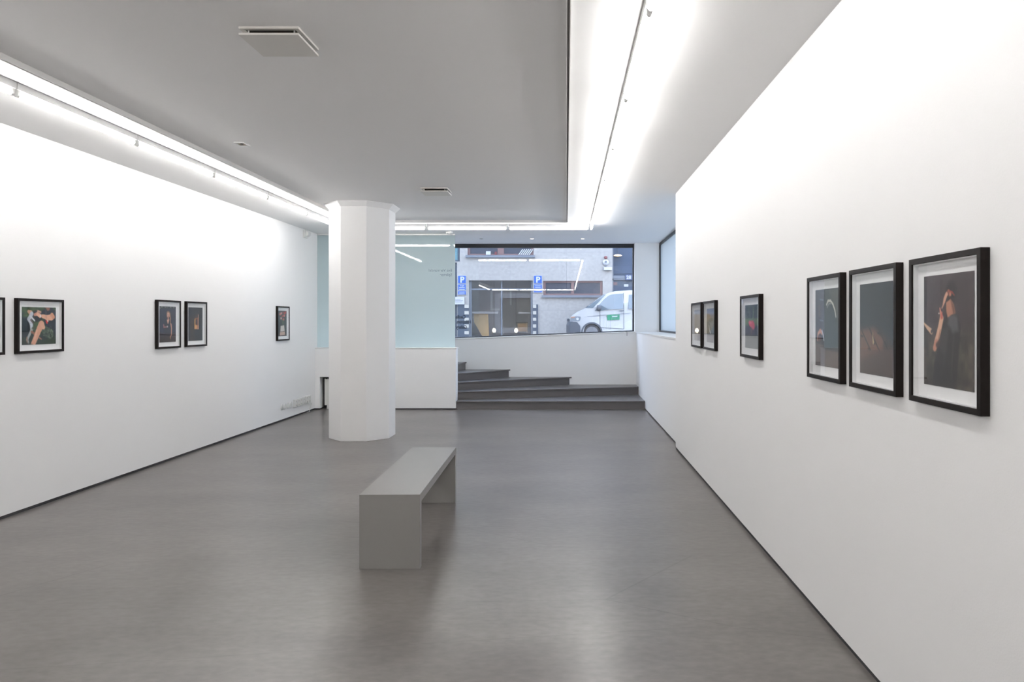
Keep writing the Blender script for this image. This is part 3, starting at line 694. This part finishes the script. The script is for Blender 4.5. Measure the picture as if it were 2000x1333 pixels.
def art_glow(p):
    p.c[:] = (44, 40, 44); p.noise(6, 8); p.poly([(0, 0), (.12, 0), (.12, 1), (0, 1)], (36, 34, 48), .06); p.poly([(.12, .3), (.40, .3), (.40, 1), (.12, 1)], (60, 46, 40), .14)
    for (a, t, w, c) in ((.50, .22, .012, (110, 66, 48)), (.58, .20, .014, (120, 74, 54)), (.68, .18, .014, (112, 70, 62))): p.cap((a, t), (a, .34), w*.5, w, c, .03)
    p.poly([(.43, .32), (.72, .30), (.72, .655), (.43, .65)], (128, 78, 54), .02); p.poly([(.42, .36), (.50, .32), (.50, .65), (.42, .65)], (196, 146, 84), .02)
    p.poly([(.50, .36), (.60, .36), (.60, .52), (.50, .52)], (62, 44, 56), .03); p.poly([(.46, .52), (.72, .54), (.72, .655), (.43, .65)], (214, 156, 104), .03); p.path([(.70, .22), (.69, .64)], .02, .022, (196, 146, 130), .02); p.path([(.62, .40), (.62, .64)], .014, .014, (86, 54, 50), .02)
    p.noise(30, 8)
def art_flowers(p):
    p.c[:] = (40, 56, 58); p.poly([(0, .5), (1, .5), (1, 1), (0, 1)], (34, 38, 42), .1); p.noise(8, 14)
    p.poly([(.15, .86), (.95, .90), (.95, 1), (.1, 1)], (70, 40, 34), .04)
    for (a, b) in ((.25, .14), (.55, .12), (.78, .16), (.40, .32), (.70, .36)): p.path([(.55, .56), ((a+.55)/2+.03, .36), (a, b)], .02, .014, (70, 96, 66), .03)
    for (a, b, c) in ((.22, .14, (206, 96, 90)), (.36, .10, (226, 160, 148)), (.58, .08, (150, 40, 44)), (.78, .10, (206, 60, 60)), (.70, .20, (226, 120, 110)), (.50, .22, (170, 50, 52)), (.33, .30, (232, 176, 166)), (.62, .34, (206, 90, 84)), (.86, .06, (180, 40, 44))):
        p.ell(a, b, .10, .045, c, soft=.06)
    p.poly([(.28, .60), (.70, .57), (.76, .80), (.24, .84)], (216, 208, 200), .02); p.poly([(.20, .84), (.78, .80), (.80, .95), (.20, .97)], (210, 176, 158), .02); p.cap((.28, .83), (.76, .81), .012, .01, (60, 44, 50), .02)
def art_plain_green(p):
    p.c[:] = (70, 84, 60); p.noise(8, 40, (.8, 1, .7)); p.ell(.5, .5, .25, .3, (150, 130, 110), soft=.1)

def framed(kind, side, yc, art, res, label):
    w, h, zc = (.433, .514, 1.468) if kind == 'P' else (.488, .433, 1.4635)
    x, rz = (XL, PI/2) if side == 'L' else (XR, -PI/2)
    r = thing('framed_photograph', label, 'framed photograph', (0, 0, 0), 0, 'black-framed photographs on the %s wall' % ('left' if side == 'L' else 'right'))
    D, m = .030, .020
    fb = MB(); a, c = w/2, h/2
    vs = [(sx_*(a-q), yy, sz_*(c-q)) for yy in (-D, 0) for q in (0, m) for (sx_, sz_) in ((-1, -1), (1, -1), (1, 1), (-1, 1))]
    fs = []
    for k in range(4):
        n_ = (k+1) % 4
        fs += [(k, n_, 4+n_, 4+k), (8+k, 12+k, 12+n_, 8+n_), (k, 8+k, 8+n_, n_), (4+k, 4+n_, 12+n_, 12+k)]
    fb.add(vs, fs)
    fb.build('frame', M['black'], r, bevel=.0012)
    li = MB(); e = .004; y0_, y1_ = -.0235, -.007
    li.box(-a+m, a-m, y0_, y1_, c-m-e, c-m); li.box(-a+m, a-m, y0_, y1_, -c+m, -c+m+e); li.box(-a+m, -a+m+e, y0_, y1_, -c+m+e, c-m-e); li.box(a-m-e, a-m, y0_, y1_, -c+m+e, c-m-e)
    li.build('spacer', M['mat'], r)
    MB().box(-a+m, a-m, -.007, -.004, -c+m, c-m).build('mount', M['mat'], r)
    MB().box(-a+m, a-m, -.0265, -.0245, -c+m, c-m).build('glass_pane', M['picglass'], r)
    pw_, ph_ = w-.132, h-.132
    p = Paint(pw_, ph_, res, (40, 40, 40)); art(p)
    paint_mesh(p, -pw_/2, pw_/2, -ph_/2, ph_/2, -.0085, r)
    r.location = (x, yc, zc); r.rotation_euler = (0, 0, rz)
    return r
framed('P', 'R', 2.285, art_profile, 460, 'framed photograph of a dark-haired person raising both arms, nearest on right wall')
framed('P', 'R', 2.816, art_planks, 330, 'framed dark photograph of brown planks with a small candle-like light')
framed('P', 'R', 3.346, art_cloak, 300, 'framed photograph of a dark blue draped figure with white collar edge')
framed('L', 'R', 4.692, art_meadow, 200, 'framed photograph with red clothing before green trees, hanging alone on right wall')
framed('L', 'R', 6.026, art_sitting, 160, 'framed grey and tan photograph, right one of the farthest pair on right wall')
framed('L', 'R', 6.622, art_pale, 160, 'framed pale cream photograph, farthest picture on the right wall')
framed('L', 'L', 4.915, art_plain_green, 60, 'black-framed picture cut off by the left edge of the photo')
framed('L', 'L', 5.520, art_grass_sitter, 260, 'framed photograph of a person with a bare knee sitting on grass')
framed('P', 'L', 7.298, art_woman, 230, 'framed photograph of a long-haired person in a black top, arm hanging')
framed('P', 'L', 7.845, art_glow, 200, 'framed dark photograph with a small glowing golden upright shape')
framed('P', 'L', 10.249, art_flowers, 150, 'framed photograph of pink and red flowers in a white vase')

# ------------------------------------------------------------------ the street outside
GZ = .73
struct(MB().box(-30, 30, 13.42, 27.7, GZ-.25, GZ).build('floor_street', M['asphalt']))
struct(MB().box(-30, 30, 27.7, 29.0, GZ-.25, GZ+.12).build('floor_pavement', M['paving']))
# outer walls of the gallery's own house: keep the daylight to the windows
struct(MB().box(-14, XL-.3, 13.1, 13.42, 0, 14).build('wall_outer_left', M['outwall']))
struct(MB().box(XL-.3, XW+.3, 13.0, 13.45, 3.3, 14).build('wall_outer_top', M['outwall']))
YF = 28.5
def FP(px, py, dy=0.0): return P(px, py, YF+dy)
bd = thing('building', 'pale stone building across the street seen through the big window', 'building', (0, YF, GZ))
holes = []
def hole(px0, px1, py0, py1):
    x0, z1 = FP(px0, py0); x1, z0 = FP(px1, py1); holes.append((x0, x1, z0, z1)); return (x0, x1, z0, z1)
HA = hole(913, 1042, 425, 499); HB = hole(850, 898, 470, 511); HD = hole(915.5, 1040.5, 548, 663)
HE = hole(1061, 1177, 549, 577); HF = hole(1196, 1262, 425, 663); HC = hole(850, 892.5, 513, 663)
xs = sorted(set([-16, 14]+[v for h in holes for v in h[:2]])); zs = sorted(set([GZ, 14]+[v for h in holes for v in h[2:]]))
fb = MB()
for j in range(len(zs)-1):
    run = None
    for i in range(len(xs)-1):
        cx, cz = (xs[i]+xs[i+1])/2, (zs[j]+zs[j+1])/2
        solid = not any(h[0] < cx < h[1] and h[2] < cz < h[3] for h in holes)
        if solid:
            run = run or xs[i]
            if i == len(xs)-2: fb.box(run, xs[i+1], YF, YF+.35, zs[j], zs[j+1])
        else:
            if run is not None: fb.box(run, xs[i], YF, YF+.35, zs[j], zs[j+1])
            run = None
fb.build('facade_wall', M['facade'], bd)
def win(h, mul, frame, pane, sill=True, extra=None, name='window'):
    x0, x1, z0, z1 = h
    o = MB(); t = .10
    o.box(x0, x0+t, YF+.06, YF+.14, z0, z1); o.box(x1-t, x1, YF+.06, YF+.14, z0, z1); o.box(x0+t, x1-t, YF+.06, YF+.14, z0, z0+.07); o.box(x0+t, x1-t, YF+.06, YF+.14, z1-.07, z1)
    for (a, b) in mul: o.box(a, b, YF+.055, YF+.145, z0+.07, z1-.07)
    w = o.build(name, M[frame], bd)
    MB().box(x0+.02, x1-.02, YF+.10, YF+.11, z0+.02, z1-.02).build('pane', M[pane], w)
    if sill: MB().box(x0-.06, x1+.06, YF-.10, YF+.06, z0-.10, z0).build('sill', M['fgrey'], w)
    return w
wA = win(HA, [(FP(971.5, 0)[0], FP(984, 0)[0])], 'fredwood', 'fpane')
win(HE, [(FP(1115.5, 0)[0], FP(1121, 0)[0])], 'fredwood', 'fpane')
win(HB, [], 'fdark', 'teal', sill=False)
def slab(px0, px1, py0, py1, dy0, dy1, name, m, par, bev=0):
    x0, z1 = FP(px0, py0); x1, z0 = FP(px1, py1)
    return MB().box(x0, x1, YF+dy0, YF+dy1, z0, z1).build(name, M[m], par, bevel=bev)
# things standing in the upper window
slab(949, 958, 491, 498, .02, .09, 'box', 'paper', wA); slab(966, 970, 492, 498, .02, .09, 'box', 'red', wA)
for k in range(6):
    x0, z0 = FP(1013+4*k, 498); x1, z1 = FP(1021+4*k, 487)
    MB().tube([(x0, YF+.05, z0), (x1, YF+.05, z1)], .025, 6).build('leaning_sheet', M['paper'], wA)
# dark door strip at the far left
dl = thing('shop_door', 'dark blue door beside the frosted glass edge, across the street', 'door', (FP(880, 0)[0], YF+.1, GZ))
slab(850, 892.5, 513, 664.5, .08, .14, 'leaf', 'fdark', dl); slab(884, 885.5, 520, 655, .05, .08, 'pull_handle', 'fgrey', dl)
# entrance
en = thing('shop_entrance', 'dark glazed shop entrance under the facade, with two glowing lamps inside', 'entrance', (FP(978, 0)[0], YF+.2, GZ))
z0_ = GZ+.12
e = MB()
for (a, b) in ((915.5, 920.5), (1036.5, 1040.5)):
    x0, _ = FP(a, 0); x1, _ = FP(b, 0); e.box(x0, x1, YF+.10, YF+.22, z0_, FP(0, 548)[1])
x0, z1 = FP(915.5, 563.5); x1, z0 = FP(1040.5, 566.5); e.box(x0, x1, YF+.12, YF+.20, z0, z1)
x0, z1 = FP(978, 548); x1, z0 = FP(980.5, 660); e.box(x0, x1, YF+.13, YF+.19, z0_, z1)
e.build('door_frame', M['fgrey'], en)
x0, z1 = FP(916, 548); x1, _ = FP(1040, 0)
MB().box(x0+.1, x1-.1, YF+.155, YF+.165, z0_, z1-.02).build('glass', M['glass'], en)
# shop interior
si = MB(); xa, xb = x0-.8, x1+.8; ya, yb = YF+.36, YF+3.2; zc_ = z1+.3
si.box(xa, xb, yb, yb+.1, z0_, zc_); si.box(xa-.1, xa, ya, yb, z0_, zc_); si.box(xb, xb+.1, ya, yb, z0_, zc_); si.box(xa, xb, ya, yb, zc_, zc_+.1); si.box(xa, xb, YF+.22, yb, z0_-.1, z0_)
si.build('shop_room', M['shopwall'], en)
def sl2(px0, px1, py0, py1, dep, name, m, th=.05):
    xx0, zz1 = P(px0, py0, YF+dep); xx1, zz0 = P(px1, py1, YF+dep)
    return MB().box(xx0, xx1, YF+dep, YF+dep+th, max(zz0, z0_), zz1).build(name, M[m], en)
sl2(958, 961.5, 569, 606, 2.4, 'white_window_bar', 'paper'); sl2(958, 976, 603, 607, 2.38, 'white_window_bar', 'paper'); sl2(996, 999, 569, 596, 2.4, 'white_window_bar', 'paper')
sl2(921, 972, 609, 613, 1.4, 'display_shelf', 'paper', .3); sl2(1012, 1036, 610, 613, 1.4, 'display_shelf', 'paper', .3)
xx = [P(925, 612, YF+1.6), P(953, 614, YF+1.6), P(955, 664, YF+1.6), P(946, 664, YF+1.6), P(926, 630, YF+1.6)]
MB().prism(xx, YF+1.6, YF+1.75).build('tan_panel', M['tan'], en)
sl2(1008, 1031, 629, 651, 2.2, 'picture_frame', 'darkplastic'); sl2(1011, 1028, 632, 648, 2.17, 'gilt_picture', 'gold', .03)
sl2(1028.5, 1030, 631, 650, 2.17, 'gilt_edge', 'tan', .03)
for px in (965, 1008):
    xq, zq = P(px, 646, YF+.9)
    MB().lathe([(.01, .09), (.05, .06), (.07, 0), (.05, -.06), (.01, -.08)], (xq, YF+.9, zq), 'z', 16).build('lamp_globe', M['lampwarm'], en)
    MB().tube([(xq, YF+.9, zq+.08), (xq, YF+.9, zc_)], .006, 6).build('lamp_cord', M['darkplastic'], en)
# dark panels with cream squares
def film(px0, px1, sq0, sq1, label):
    r = thing('shopfront_panel', label, 'panel', (FP((px0+px1)/2, 0)[0], YF, GZ), 0, 'dark panels with cream squares beside the shop entrance')
    x0, z1 = FP(px0, 595); x1, _ = FP(px1, 0)
    MB().box(x0, x1, YF-.05, YF, GZ+.12, z1).build('board', M['fdark'], r)
    for (a, b) in ((595.3, 602), (608, 614.5), (621, 627), (634, 640.4), (647, 653.4)):
        q0, q1 = P(sq0, a, YF-.05); q2, q3 = P(sq1, b, YF-.05)
        MB().box(q0, q2, YF-.065, YF-.05, q3, q1).build('cream_square', M['cream'], r)
film(894, 916, 907.3, 915.7, 'dark panel with a column of cream squares, left of shop entrance')
film(1040.7, 1051, 1040.9, 1047.3, 'dark panel with a column of cream squares, right of shop entrance')
# white notice
r = thing('notice_board', 'white notice with faint grey text beside the left parking sign', 'notice', (FP(897, 0)[0], YF-.05, FP(0, 596)[1]))
slab(880, 907.5, 580.5, 595, -.09, -.051, 'board', 'signwhite', r)
for k, (a, b) in enumerate(((886, 900), (888, 905), (886, 903))): slab(a, b, 585+2.5*k, 585.7+2.5*k, -.094, -.09, 'text_line', 'fgrey', r)
# parking signs
def psign(px0, px1, subs, label, lines):
    r = thing('parking_sign', label, 'parking sign', (FP((px0+px1)/2, 0)[0], YF-.03, FP(0, 560)[1]), 0, 'blue parking signs on the facade')
    for k, (a, b) in enumerate([(538.6, 554.6)]+subs):
        pl = slab(px0, px1, a, b, -.05, -.001 if False else -.002, 'sign_plate', 'signwhite', r)
        slab(px0+.6, px1-.6, a+.6, b-.6, -.056, -.05, 'blue_face', 'signblue', pl)
        if k == 0:
            x, z = P((px0+px1)/2, b-2.6, YF-.06)
            text_mesh('letter', 'P', .34, M['signwhite'], pl, (x, YF-.058, z), align='CENTER', bold=.012, thick=.001)
        else:
            for (txt, y) in lines[k-1]:
                x, z = P((px0+px1)/2, y, YF-.06)
                if txt: text_mesh('letter', txt, .075, M['signwhite'], pl, (x, YF-.058, z), align='CENTER', bold=.002, thick=.0005)
                else: slab((px0+px1)/2-5.5, (px0+px1)/2+5.5, y-1.6, y-.6, -.058, -.056, 'text_line', 'signwhite', pl)
psign(894.3, 910.8, [(555.4, 567.8), (568.6, 576.4)], 'blue P parking sign left of the shop entrance, with two text plates', [[('Avgift', 559.5), ('', 563.2), ('', 566.6)], [('', 572.4), ('', 575.4)]])
psign(1042.5, 1059, [(555.6, 564.8), (565.6, 572.2)], 'blue P parking sign right of the shop entrance, above a striped panel', [[('', 560), ('', 563.4)], [('', 569.8)]])
# alarm bell and box
x, z = FP(1183, 513)
r = thing('alarm_bell', 'red lamp over a white round alarm bell on the facade', 'alarm', (x, YF, z))
MB().lathe([(.07, -.06), (.07, -.10), (.05, -.14), (.01, -.16)], (x, YF+.06, z+.20), 'y', 20).build('red_lamp', M['red'], r)
MB().lathe([(.13, 0), (.13, -.05), (.08, -.10), (.02, -.12)], (x, YF, z), 'y', 24).build('bell_dome', M['signwhite'], r)
MB().lathe([(.05, -.12), (.04, -.13)], (x, YF, z+.02), 'y', 16).build('bell_centre', M['fgrey'], r)
MB().box(x-.03, x+.03, YF-.02, YF, z-.2, z+.2).build('back_plate', M['fgrey'], r)
x0, z1 = FP(1179, 522.5); x1, z0 = FP(1195, 528.5)
tag(MB().box(x0, x1, YF-.12, YF, z0, z1).build('junction_box', M['signwhite'], bevel=.01), 'long white box on the facade below the alarm bell', 'box')
# portal at the right
pt = thing('entrance_portal', 'tall dark blue glazed portal behind the white van, lamp glowing inside', 'doorway', (FP(1229, 0)[0], YF+.2, GZ))
x0, x1, z0, z1 = HF
MB().box(x0, x1, YF+.30, YF+.34, z0, z1).build('upper_pane', M['fpaneblue'], pt)
q = MB(); q.box(x0, x1, YF+.10, YF+.24, FP(0, 544)[1], FP(0, 538.5)[1]); q.box(x0, x0+.05, YF+.12, YF+.22, z0, z1); q.box(x0, x1, YF+.12, YF+.22, FP(0, 547)[1], FP(0, 544)[1])
q.build('transom', M['fgrey'], pt)
slab(1197, 1262, 548, 559, .18, .22, 'door_panel', 'fdark', pt); slab(1197, 1262, 559, 663, .18, .22, 'door_panel', 'fpaneblue', pt)
slab(1198, 1206, 551, 557, .165, .18, 'red_poster', 'fredwood', pt); slab(1219.5, 1228, 555, 560, .165, .18, 'paper_note', 'paper', pt)
slab(1198, 1262, 520, 534, .27, .30, 'blue_panel', 'signblue' if False else 'fpaneblue', pt)
xq, zq = P(1206.5, 499.5, YF+.15)
MB().lathe([(.03, .05), (.10, .04), (.17, .005), (.17, -.015), (.08, -.035), (.02, -.045)], (xq, YF+.12, zq), 'z', 24).build('lamp_shade', M['lampsoft'], pt)
MB().tube([(xq, YF+.12, zq+.05), (xq, YF+.12, zq+1.5)], .008, 6).build('lamp_cord', M['darkplastic'], pt)
r = thing('house_number', 'dark blue enamel house number plate reading 28 above the portal door', 'number plate', (FP(1228, 0)[0], YF+.08, FP(0, 547)[1]))
slab(1221.5, 1235, 536.5, 547.5, .05, .10, 'plate', 'plateblue', r, .01)
x, z = P(1228.2, 545, YF)
text_mesh('digits', '28', .20, M['signwhite'], r, (x, YF+.045, z), align='CENTER', bold=.006)

# ------------------------------------------------------------------ the van
YV = 25.5; WV = 1.88
van = thing('van', 'white delivery van parked across the street with a green door sticker', 'van', (2.5, YV+WV/2, GZ))
wx, wz, wr, ar = .955, GZ+.335, .335, .40
wx2 = wx+3.0
def arc(cx, a0, a1, n=12, r=ar): return [(cx+r*math.cos(math.radians(a0+(a1-a0)*k/n)), wz+r*math.sin(math.radians(a0+(a1-a0)*k/n))) for k in range(n+1)]
zb = GZ+.26
s_ = math.degrees(math.asin((zb-wz)/ar))
upper = [(.06, 1.30), (.05, 1.44), (.10, 1.56), (.15, 1.66), (.24, 1.74), (.42, 1.865), (.66, 1.975), (.82, 2.10), (1.10, 2.30), (1.44, 2.525), (1.62, 2.60), (1.85, 2.655), (2.4, 2.695), (3.4, 2.71), (4.5, 2.69), (4.86, 2.62), (4.93, 2.4), (4.95, 1.6), (4.94, 1.1), (4.90, zb)]
outline = upper+[(wx2+ar*math.cos(math.radians(s_)), zb)]+arc(wx2, s_, 180-s_)[1:-1]+[(wx2-ar*math.cos(math.radians(s_)), zb), (wx+ar*math.cos(math.radians(s_)), zb)]+arc(wx, s_, 180-s_)[1:-1]+[(wx-ar*math.cos(math.radians(s_)), zb), (.10, zb), (.06, 1.05)]
def inset_y(z):        # tumblehome: side leans in above the waist
    t = max(0, (z-1.95)/(2.70-1.95)); return .02+.20*t**1.3
def van_body():
    mb = MB(); n = len(outline); rings = []
    cxm, czm = 2.5, 1.75
    for (f, sc) in ((0.0, .0), (.02, .965), (.07, .99), (.18, 1.0)):
        pass
    prof = [(0.0, .985), (.03, .995), (.10, 1.0), (.5, 1.0), (.90, 1.0), (.97, .995), (1.0, .985)]
    for (f, sc) in prof:
        ring_ = []
        for (x, z) in outline:
            ins = inset_y(z); y = YV+ins+(WV-2*ins)*f
            # round the nose in plan
            e = abs(2*f-1); dx = .16*e**4*max(0, 1-(x-.05)/1.2) if x < 1.25 else 0
            dz = -(.03*e**4 if z > 2.4 else 0)
            ring_.append((x+dx, y, z+dz))
        rings.append(ring_)
    vs = [q for r in rings for q in r]; fs = []
    for i in range(len(rings)-1):
        for k in range(n): a = i*n+k; b = i*n+(k+1) % n; fs.append((a, b, b+n, a+n))
    fs.append(tuple(range(n))); fs.append(tuple((len(rings)-1)*n+k for k in reversed(range(n))))
    return mb.add(vs, fs)
body = van_body().build('body', M['vanwhite'], van)
def onside(pts, name, m, par, out=.012, th=.02):
    """panel on the near side following the side's lean; pts are (px,py)"""
    w = [((px-CX)/F*YV, EYE+(CY-py)/F*YV) for px, py in pts]
    return onside_w(w, name, m, par, out, th)
def onside_w(w, name, m, par, out=.012, th=.02):
    n = len(w); vs = []
    for (x, z) in w:
        nose = .16*max(0, 1-(x-.05)/1.2) if x < 1.25 else 0
        vs.append((x+0*nose, YV+inset_y(z)-out, z))
    for (x, z) in w: vs.append((x, YV+inset_y(z)-out+th, z))
    fs = [tuple(range(n)), tuple(range(2*n-1, n-1, -1))]+[(i, i+n, (i+1) % n+n, (i+1) % n) for i in range(n)]
    return MB().add(vs, fs).build(name, M[m], par)
onside([(1162, 607.2), (1171, 595), (1180, 585), (1189, 577.6), (1196, 575), (1217.3, 573.2), (1217.3, 603.4), (1190, 605), (1170, 607.6)], 'side_window', 'carglass', van)
onside_w([(2.32, 1.97), (2.36, 2.50), (3.30, 2.53), (3.34, 1.97)], 'side_window', 'carglass', van)
onside_w([(3.50, 1.97), (3.50, 2.53), (4.55, 2.50), (4.72, 1.97)], 'side_window', 'carglass', van)
# windscreen: slab lying on the sloping nose
ws = MB(); A = (.70, 2.005); B = (1.43, 2.52); off_ = .02
def wsp(f, t, up): # f across, t along
    x = A[0]+(B[0]-A[0])*t; z = A[1]+(B[1]-A[1])*t; ins = inset_y(z)+.03
    nose = .16*abs(2*f-1)**4*max(0, 1-(x-.05)/1.2)
    # offset along the slope normal
    return (x+nose-.57*up, YV+ins+(WV-2*ins)*f, z+.82*up)
vs = []; fs = []; nf, ntt = 10, 4
for up in (.012, -.01):
    for i in range(nf+1):
        for j in range(ntt+1): vs.append(wsp(i/nf, j/ntt, up))
n1 = (nf+1)*(ntt+1)
for i in range(nf):
    for j in range(ntt):
        a = i*(ntt+1)+j; fs.append((a, a+1, a+ntt+2, a+ntt+1)); fs.append((n1+a+ntt+1, n1+a+ntt+2, n1+a+1, n1+a))
for i in range(nf):
    for j in (0, ntt):
        a = i*(ntt+1)+j; b = a+ntt+1; fs.append((a, b, b+n1, a+n1))
for j in range(ntt):
    for i in (0, nf):
        a = i*(ntt+1)+j; b = a+1; fs.append((a, b, b+n1, a+n1))
ws.add(vs, fs).build('windscreen', M['carglass'], van)
# wedge of windscreen seen from the side
onside([(1144.5, 602), (1180, 575.5), (1184, 575), (1158, 602.3)], 'windscreen_edge', 'carglass', van, out=.006)
# bumper
bp = MB(); rings = []
bpts = [(.0, .0)]
prof = [(.02, GZ+.22), (.0, GZ+.40), (.0, GZ+.62), (.05, GZ+.76), (.40, GZ+.745), (.52, GZ+.60), (.54, GZ+.24), (.3, GZ+.2)]
for f in (0, .04, .15, .5, .85, .96, 1):
    e = abs(2*f-1); y = YV-.015+(WV+.03)*f
    rings.append([(x+(.15*e**5 if x < .3 else 0), y, z) for x, z in prof])
vs = [q for r in rings for q in r]; n = len(prof); fs = []
for i in range(len(rings)-1):
    for k in range(n): a = i*n+k; b = i*n+(k+1) % n; fs.append((a, b, b+n, a+n))
fs.append(tuple(range(n))); fs.append(tuple((len(rings)-1)*n+k for k in reversed(range(n))))
bp.add(vs, fs).build('bumper', M['vanplastic'], van)
MB().box(.03, .11, YV+.35, YV+WV-.35, 1.50, 1.60).build('grille', M['vanplastic'], van)
for yy in (YV, YV+WV):
    sgn = 1 if yy == YV else -1
    hl = MB(); o1 = -.014*sgn
    pts = [(.13, 1.50), (.16, 1.665), (.34, 1.69), (.53, 1.68), (.54, 1.60), (.50, 1.51)]
    hl.prism(pts, yy+.02*sgn+o1, yy+.06*sgn)
    h_ = hl.build('headlight', M['headlight'], van)
    MB().prism([(.16, 1.62), (.17, 1.66), (.33, 1.685), (.31, 1.63)], yy+.02*sgn+o1*1.5, yy+.03*sgn).build('indicator', M['amber'], h_)
    MB().lathe([(.05, 0), (.05, .01)], (.42, yy+(.02+(-.019))*sgn-.0, 1.59), 'y', 16).build('reflector', M['signwhite'], h_)
# wheels
for (cx, yy) in ((wx, YV+.03), (wx2, YV+.03), (wx, YV+WV-.23), (wx2, YV+WV-.23)):
    w = MB().lathe([(.22, 0), (.30, .0), (.325, .02), (.335, .05), (.335, .16), (.325, .19), (.30, .20), (.22, .2)], (cx, yy, wz), 'y', 36).build('wheel', M['tyre'], van)
    o = MB().lathe([(.235, 0), (.22, .015), (.10, .02), (.03, .008)], (cx, yy-.006, wz), 'y', 30).build('wheel_cover', M['rim'], w)
    sl = MB()
    for k in range(9):
        a = 2*PI*k/9; c, s = math.cos(a), math.sin(a)
        pts = [(.12, -.022), (.20, -.035), (.20, .035), (.12, .022)]
        sl.prism([(cx+p[0]*c-p[1]*s, wz+p[0]*s+p[1]*c) for p in pts], yy-.004, yy+.012)
    sl.build('cover_slots', M['darkplastic'], w)
# arch liners
for cx in (wx, wx2):
    rr = MB(); vs = []; seg = 14
    for k in range(seg+1):
        a = math.radians(-10+200*k/seg)
        for (r0, y0) in ((ar-.004, YV+.015), (ar-.004, YV+WV-.015)): vs.append((cx+r0*math.cos(a), y0, wz+r0*math.sin(a)))
    fs = [(2*k, 2*k+1, 2*k+3, 2*k+2) for k in range(seg)]
    rr.add(vs, fs); rr.build('arch_liner', M['darkplastic'], van)
    vs = []; fs = []
    for k in range(seg+1):
        a = math.radians(0+180*k/seg)
        for r0 in (ar-.055, ar+.005):
            for y0 in (YV-.002, YV+.03): vs.append((cx+r0*math.cos(a), y0, wz+r0*math.sin(a)))
    for k in range(seg):
        b0 = 4*k; fs += [(b0, b0+2, b0+6, b0+4), (b0+1, b0+5, b0+7, b0+3), (b0, b0+4, b0+5, b0+1), (b0+2, b0+3, b0+7, b0+6)]
    MB().add(vs, fs).build('wheel_arch_trim', M['vanplastic'], van)
MB().box(.6, 4.85, YV+.30, YV+WV-.30, GZ+.22, GZ+1.0).build('underbody', M['darkplastic'], van)
# door lines, handle, sticker, mirror
dl_ = MB()
for (a, b) in (((1172, 608), (1172, 640)), ((1218.5, 572), (1218.5, 643)), ((1172, 640), (1218, 643))):
    p0 = ((a[0]-CX)/F*YV, EYE+(CY-a[1])/F*YV); p1 = ((b[0]-CX)/F*YV, EYE+(CY-b[1])/F*YV)
    dl_.tube([(p0[0], YV+inset_y(p0[1])-.0, p0[1]), ((p0[0]+p1[0])/2, YV+inset_y((p0[1]+p1[1])/2), (p0[1]+p1[1])/2), (p1[0], YV+inset_y(p1[1])-.0, p1[1])], .008, 6)
dl_.build('door_seam', M['vanplastic'], van)
onside([(1147, 618.5), (1172, 616), (1232, 611.5), (1232, 612.3), (1172, 616.8), (1147, 619.3)], 'waist_crease', 'fgrey', van, out=.003, th=.01)
onside([(1209.5, 607), (1218, 606.6), (1218, 608), (1214, 608.8), (1209.5, 608.2)], 'door_handle', 'vanplastic', van, out=.035, th=.03)
g_ = onside([(1185.3, 615.2), (1210.3, 614.2), (1210.3, 624.6), (1186.3, 626)], 'door_sticker', 'green', van, out=.006)
onside([(1195.5, 618), (1206, 617.3), (1206, 619.3), (1195.5, 620)], 'sticker_text', 'signwhite', g_, out=.010)
xm, zm = (1168-CX)/F*YV, EYE+(CY-602)/F*YV
mm = MB().lathe([(.02, -.08), (.10, -.06), (.125, 0), (.11, .07), (.03, .10)], (xm+.02, YV-.10, zm), 'x', 16)
mm.build('wing_mirror', M['vanplastic'], van)
MB().box(xm, xm+.08, YV-.06, YV+.03, zm-.05, zm-.01).build('mirror_arm', M['vanplastic'], van)
MB().box(.9, 2.2, YV-.005, YV+.05, zb, zb+.10).build('side_skirt', M['vanplastic'], van)

# ------------------------------------------------------------------ sky, exposure
w = bpy.data.worlds.new('sky'); scn.world = w; w.use_nodes = True
nt = w.node_tree; bg = nt.nodes['Background']
tc = nt.nodes.new('ShaderNodeTexCoord'); sx = nt.nodes.new('ShaderNodeSeparateXYZ'); nt.links.new(tc.outputs['Generated'], sx.inputs[0])
cr = nt.nodes.new('ShaderNodeValToRGB'); nt.links.new(sx.outputs['Z'], cr.inputs[0])
cr.color_ramp.elements[0].position = 0; cr.color_ramp.elements[0].color = (.56, .61, .72, 1)
cr.color_ramp.elements[1].position = .7; cr.color_ramp.elements[1].color = (.48, .58, .78, 1)
nt.links.new(cr.outputs[0], bg.inputs[0]); bg.inputs[1].default_value = 9.0
scn.view_settings.view_transform = 'Standard'; scn.view_settings.look = 'None'; scn.view_settings.gamma = 1
scn.view_settings.use_curve_mapping = False
scn.view_settings.exposure = 0.0
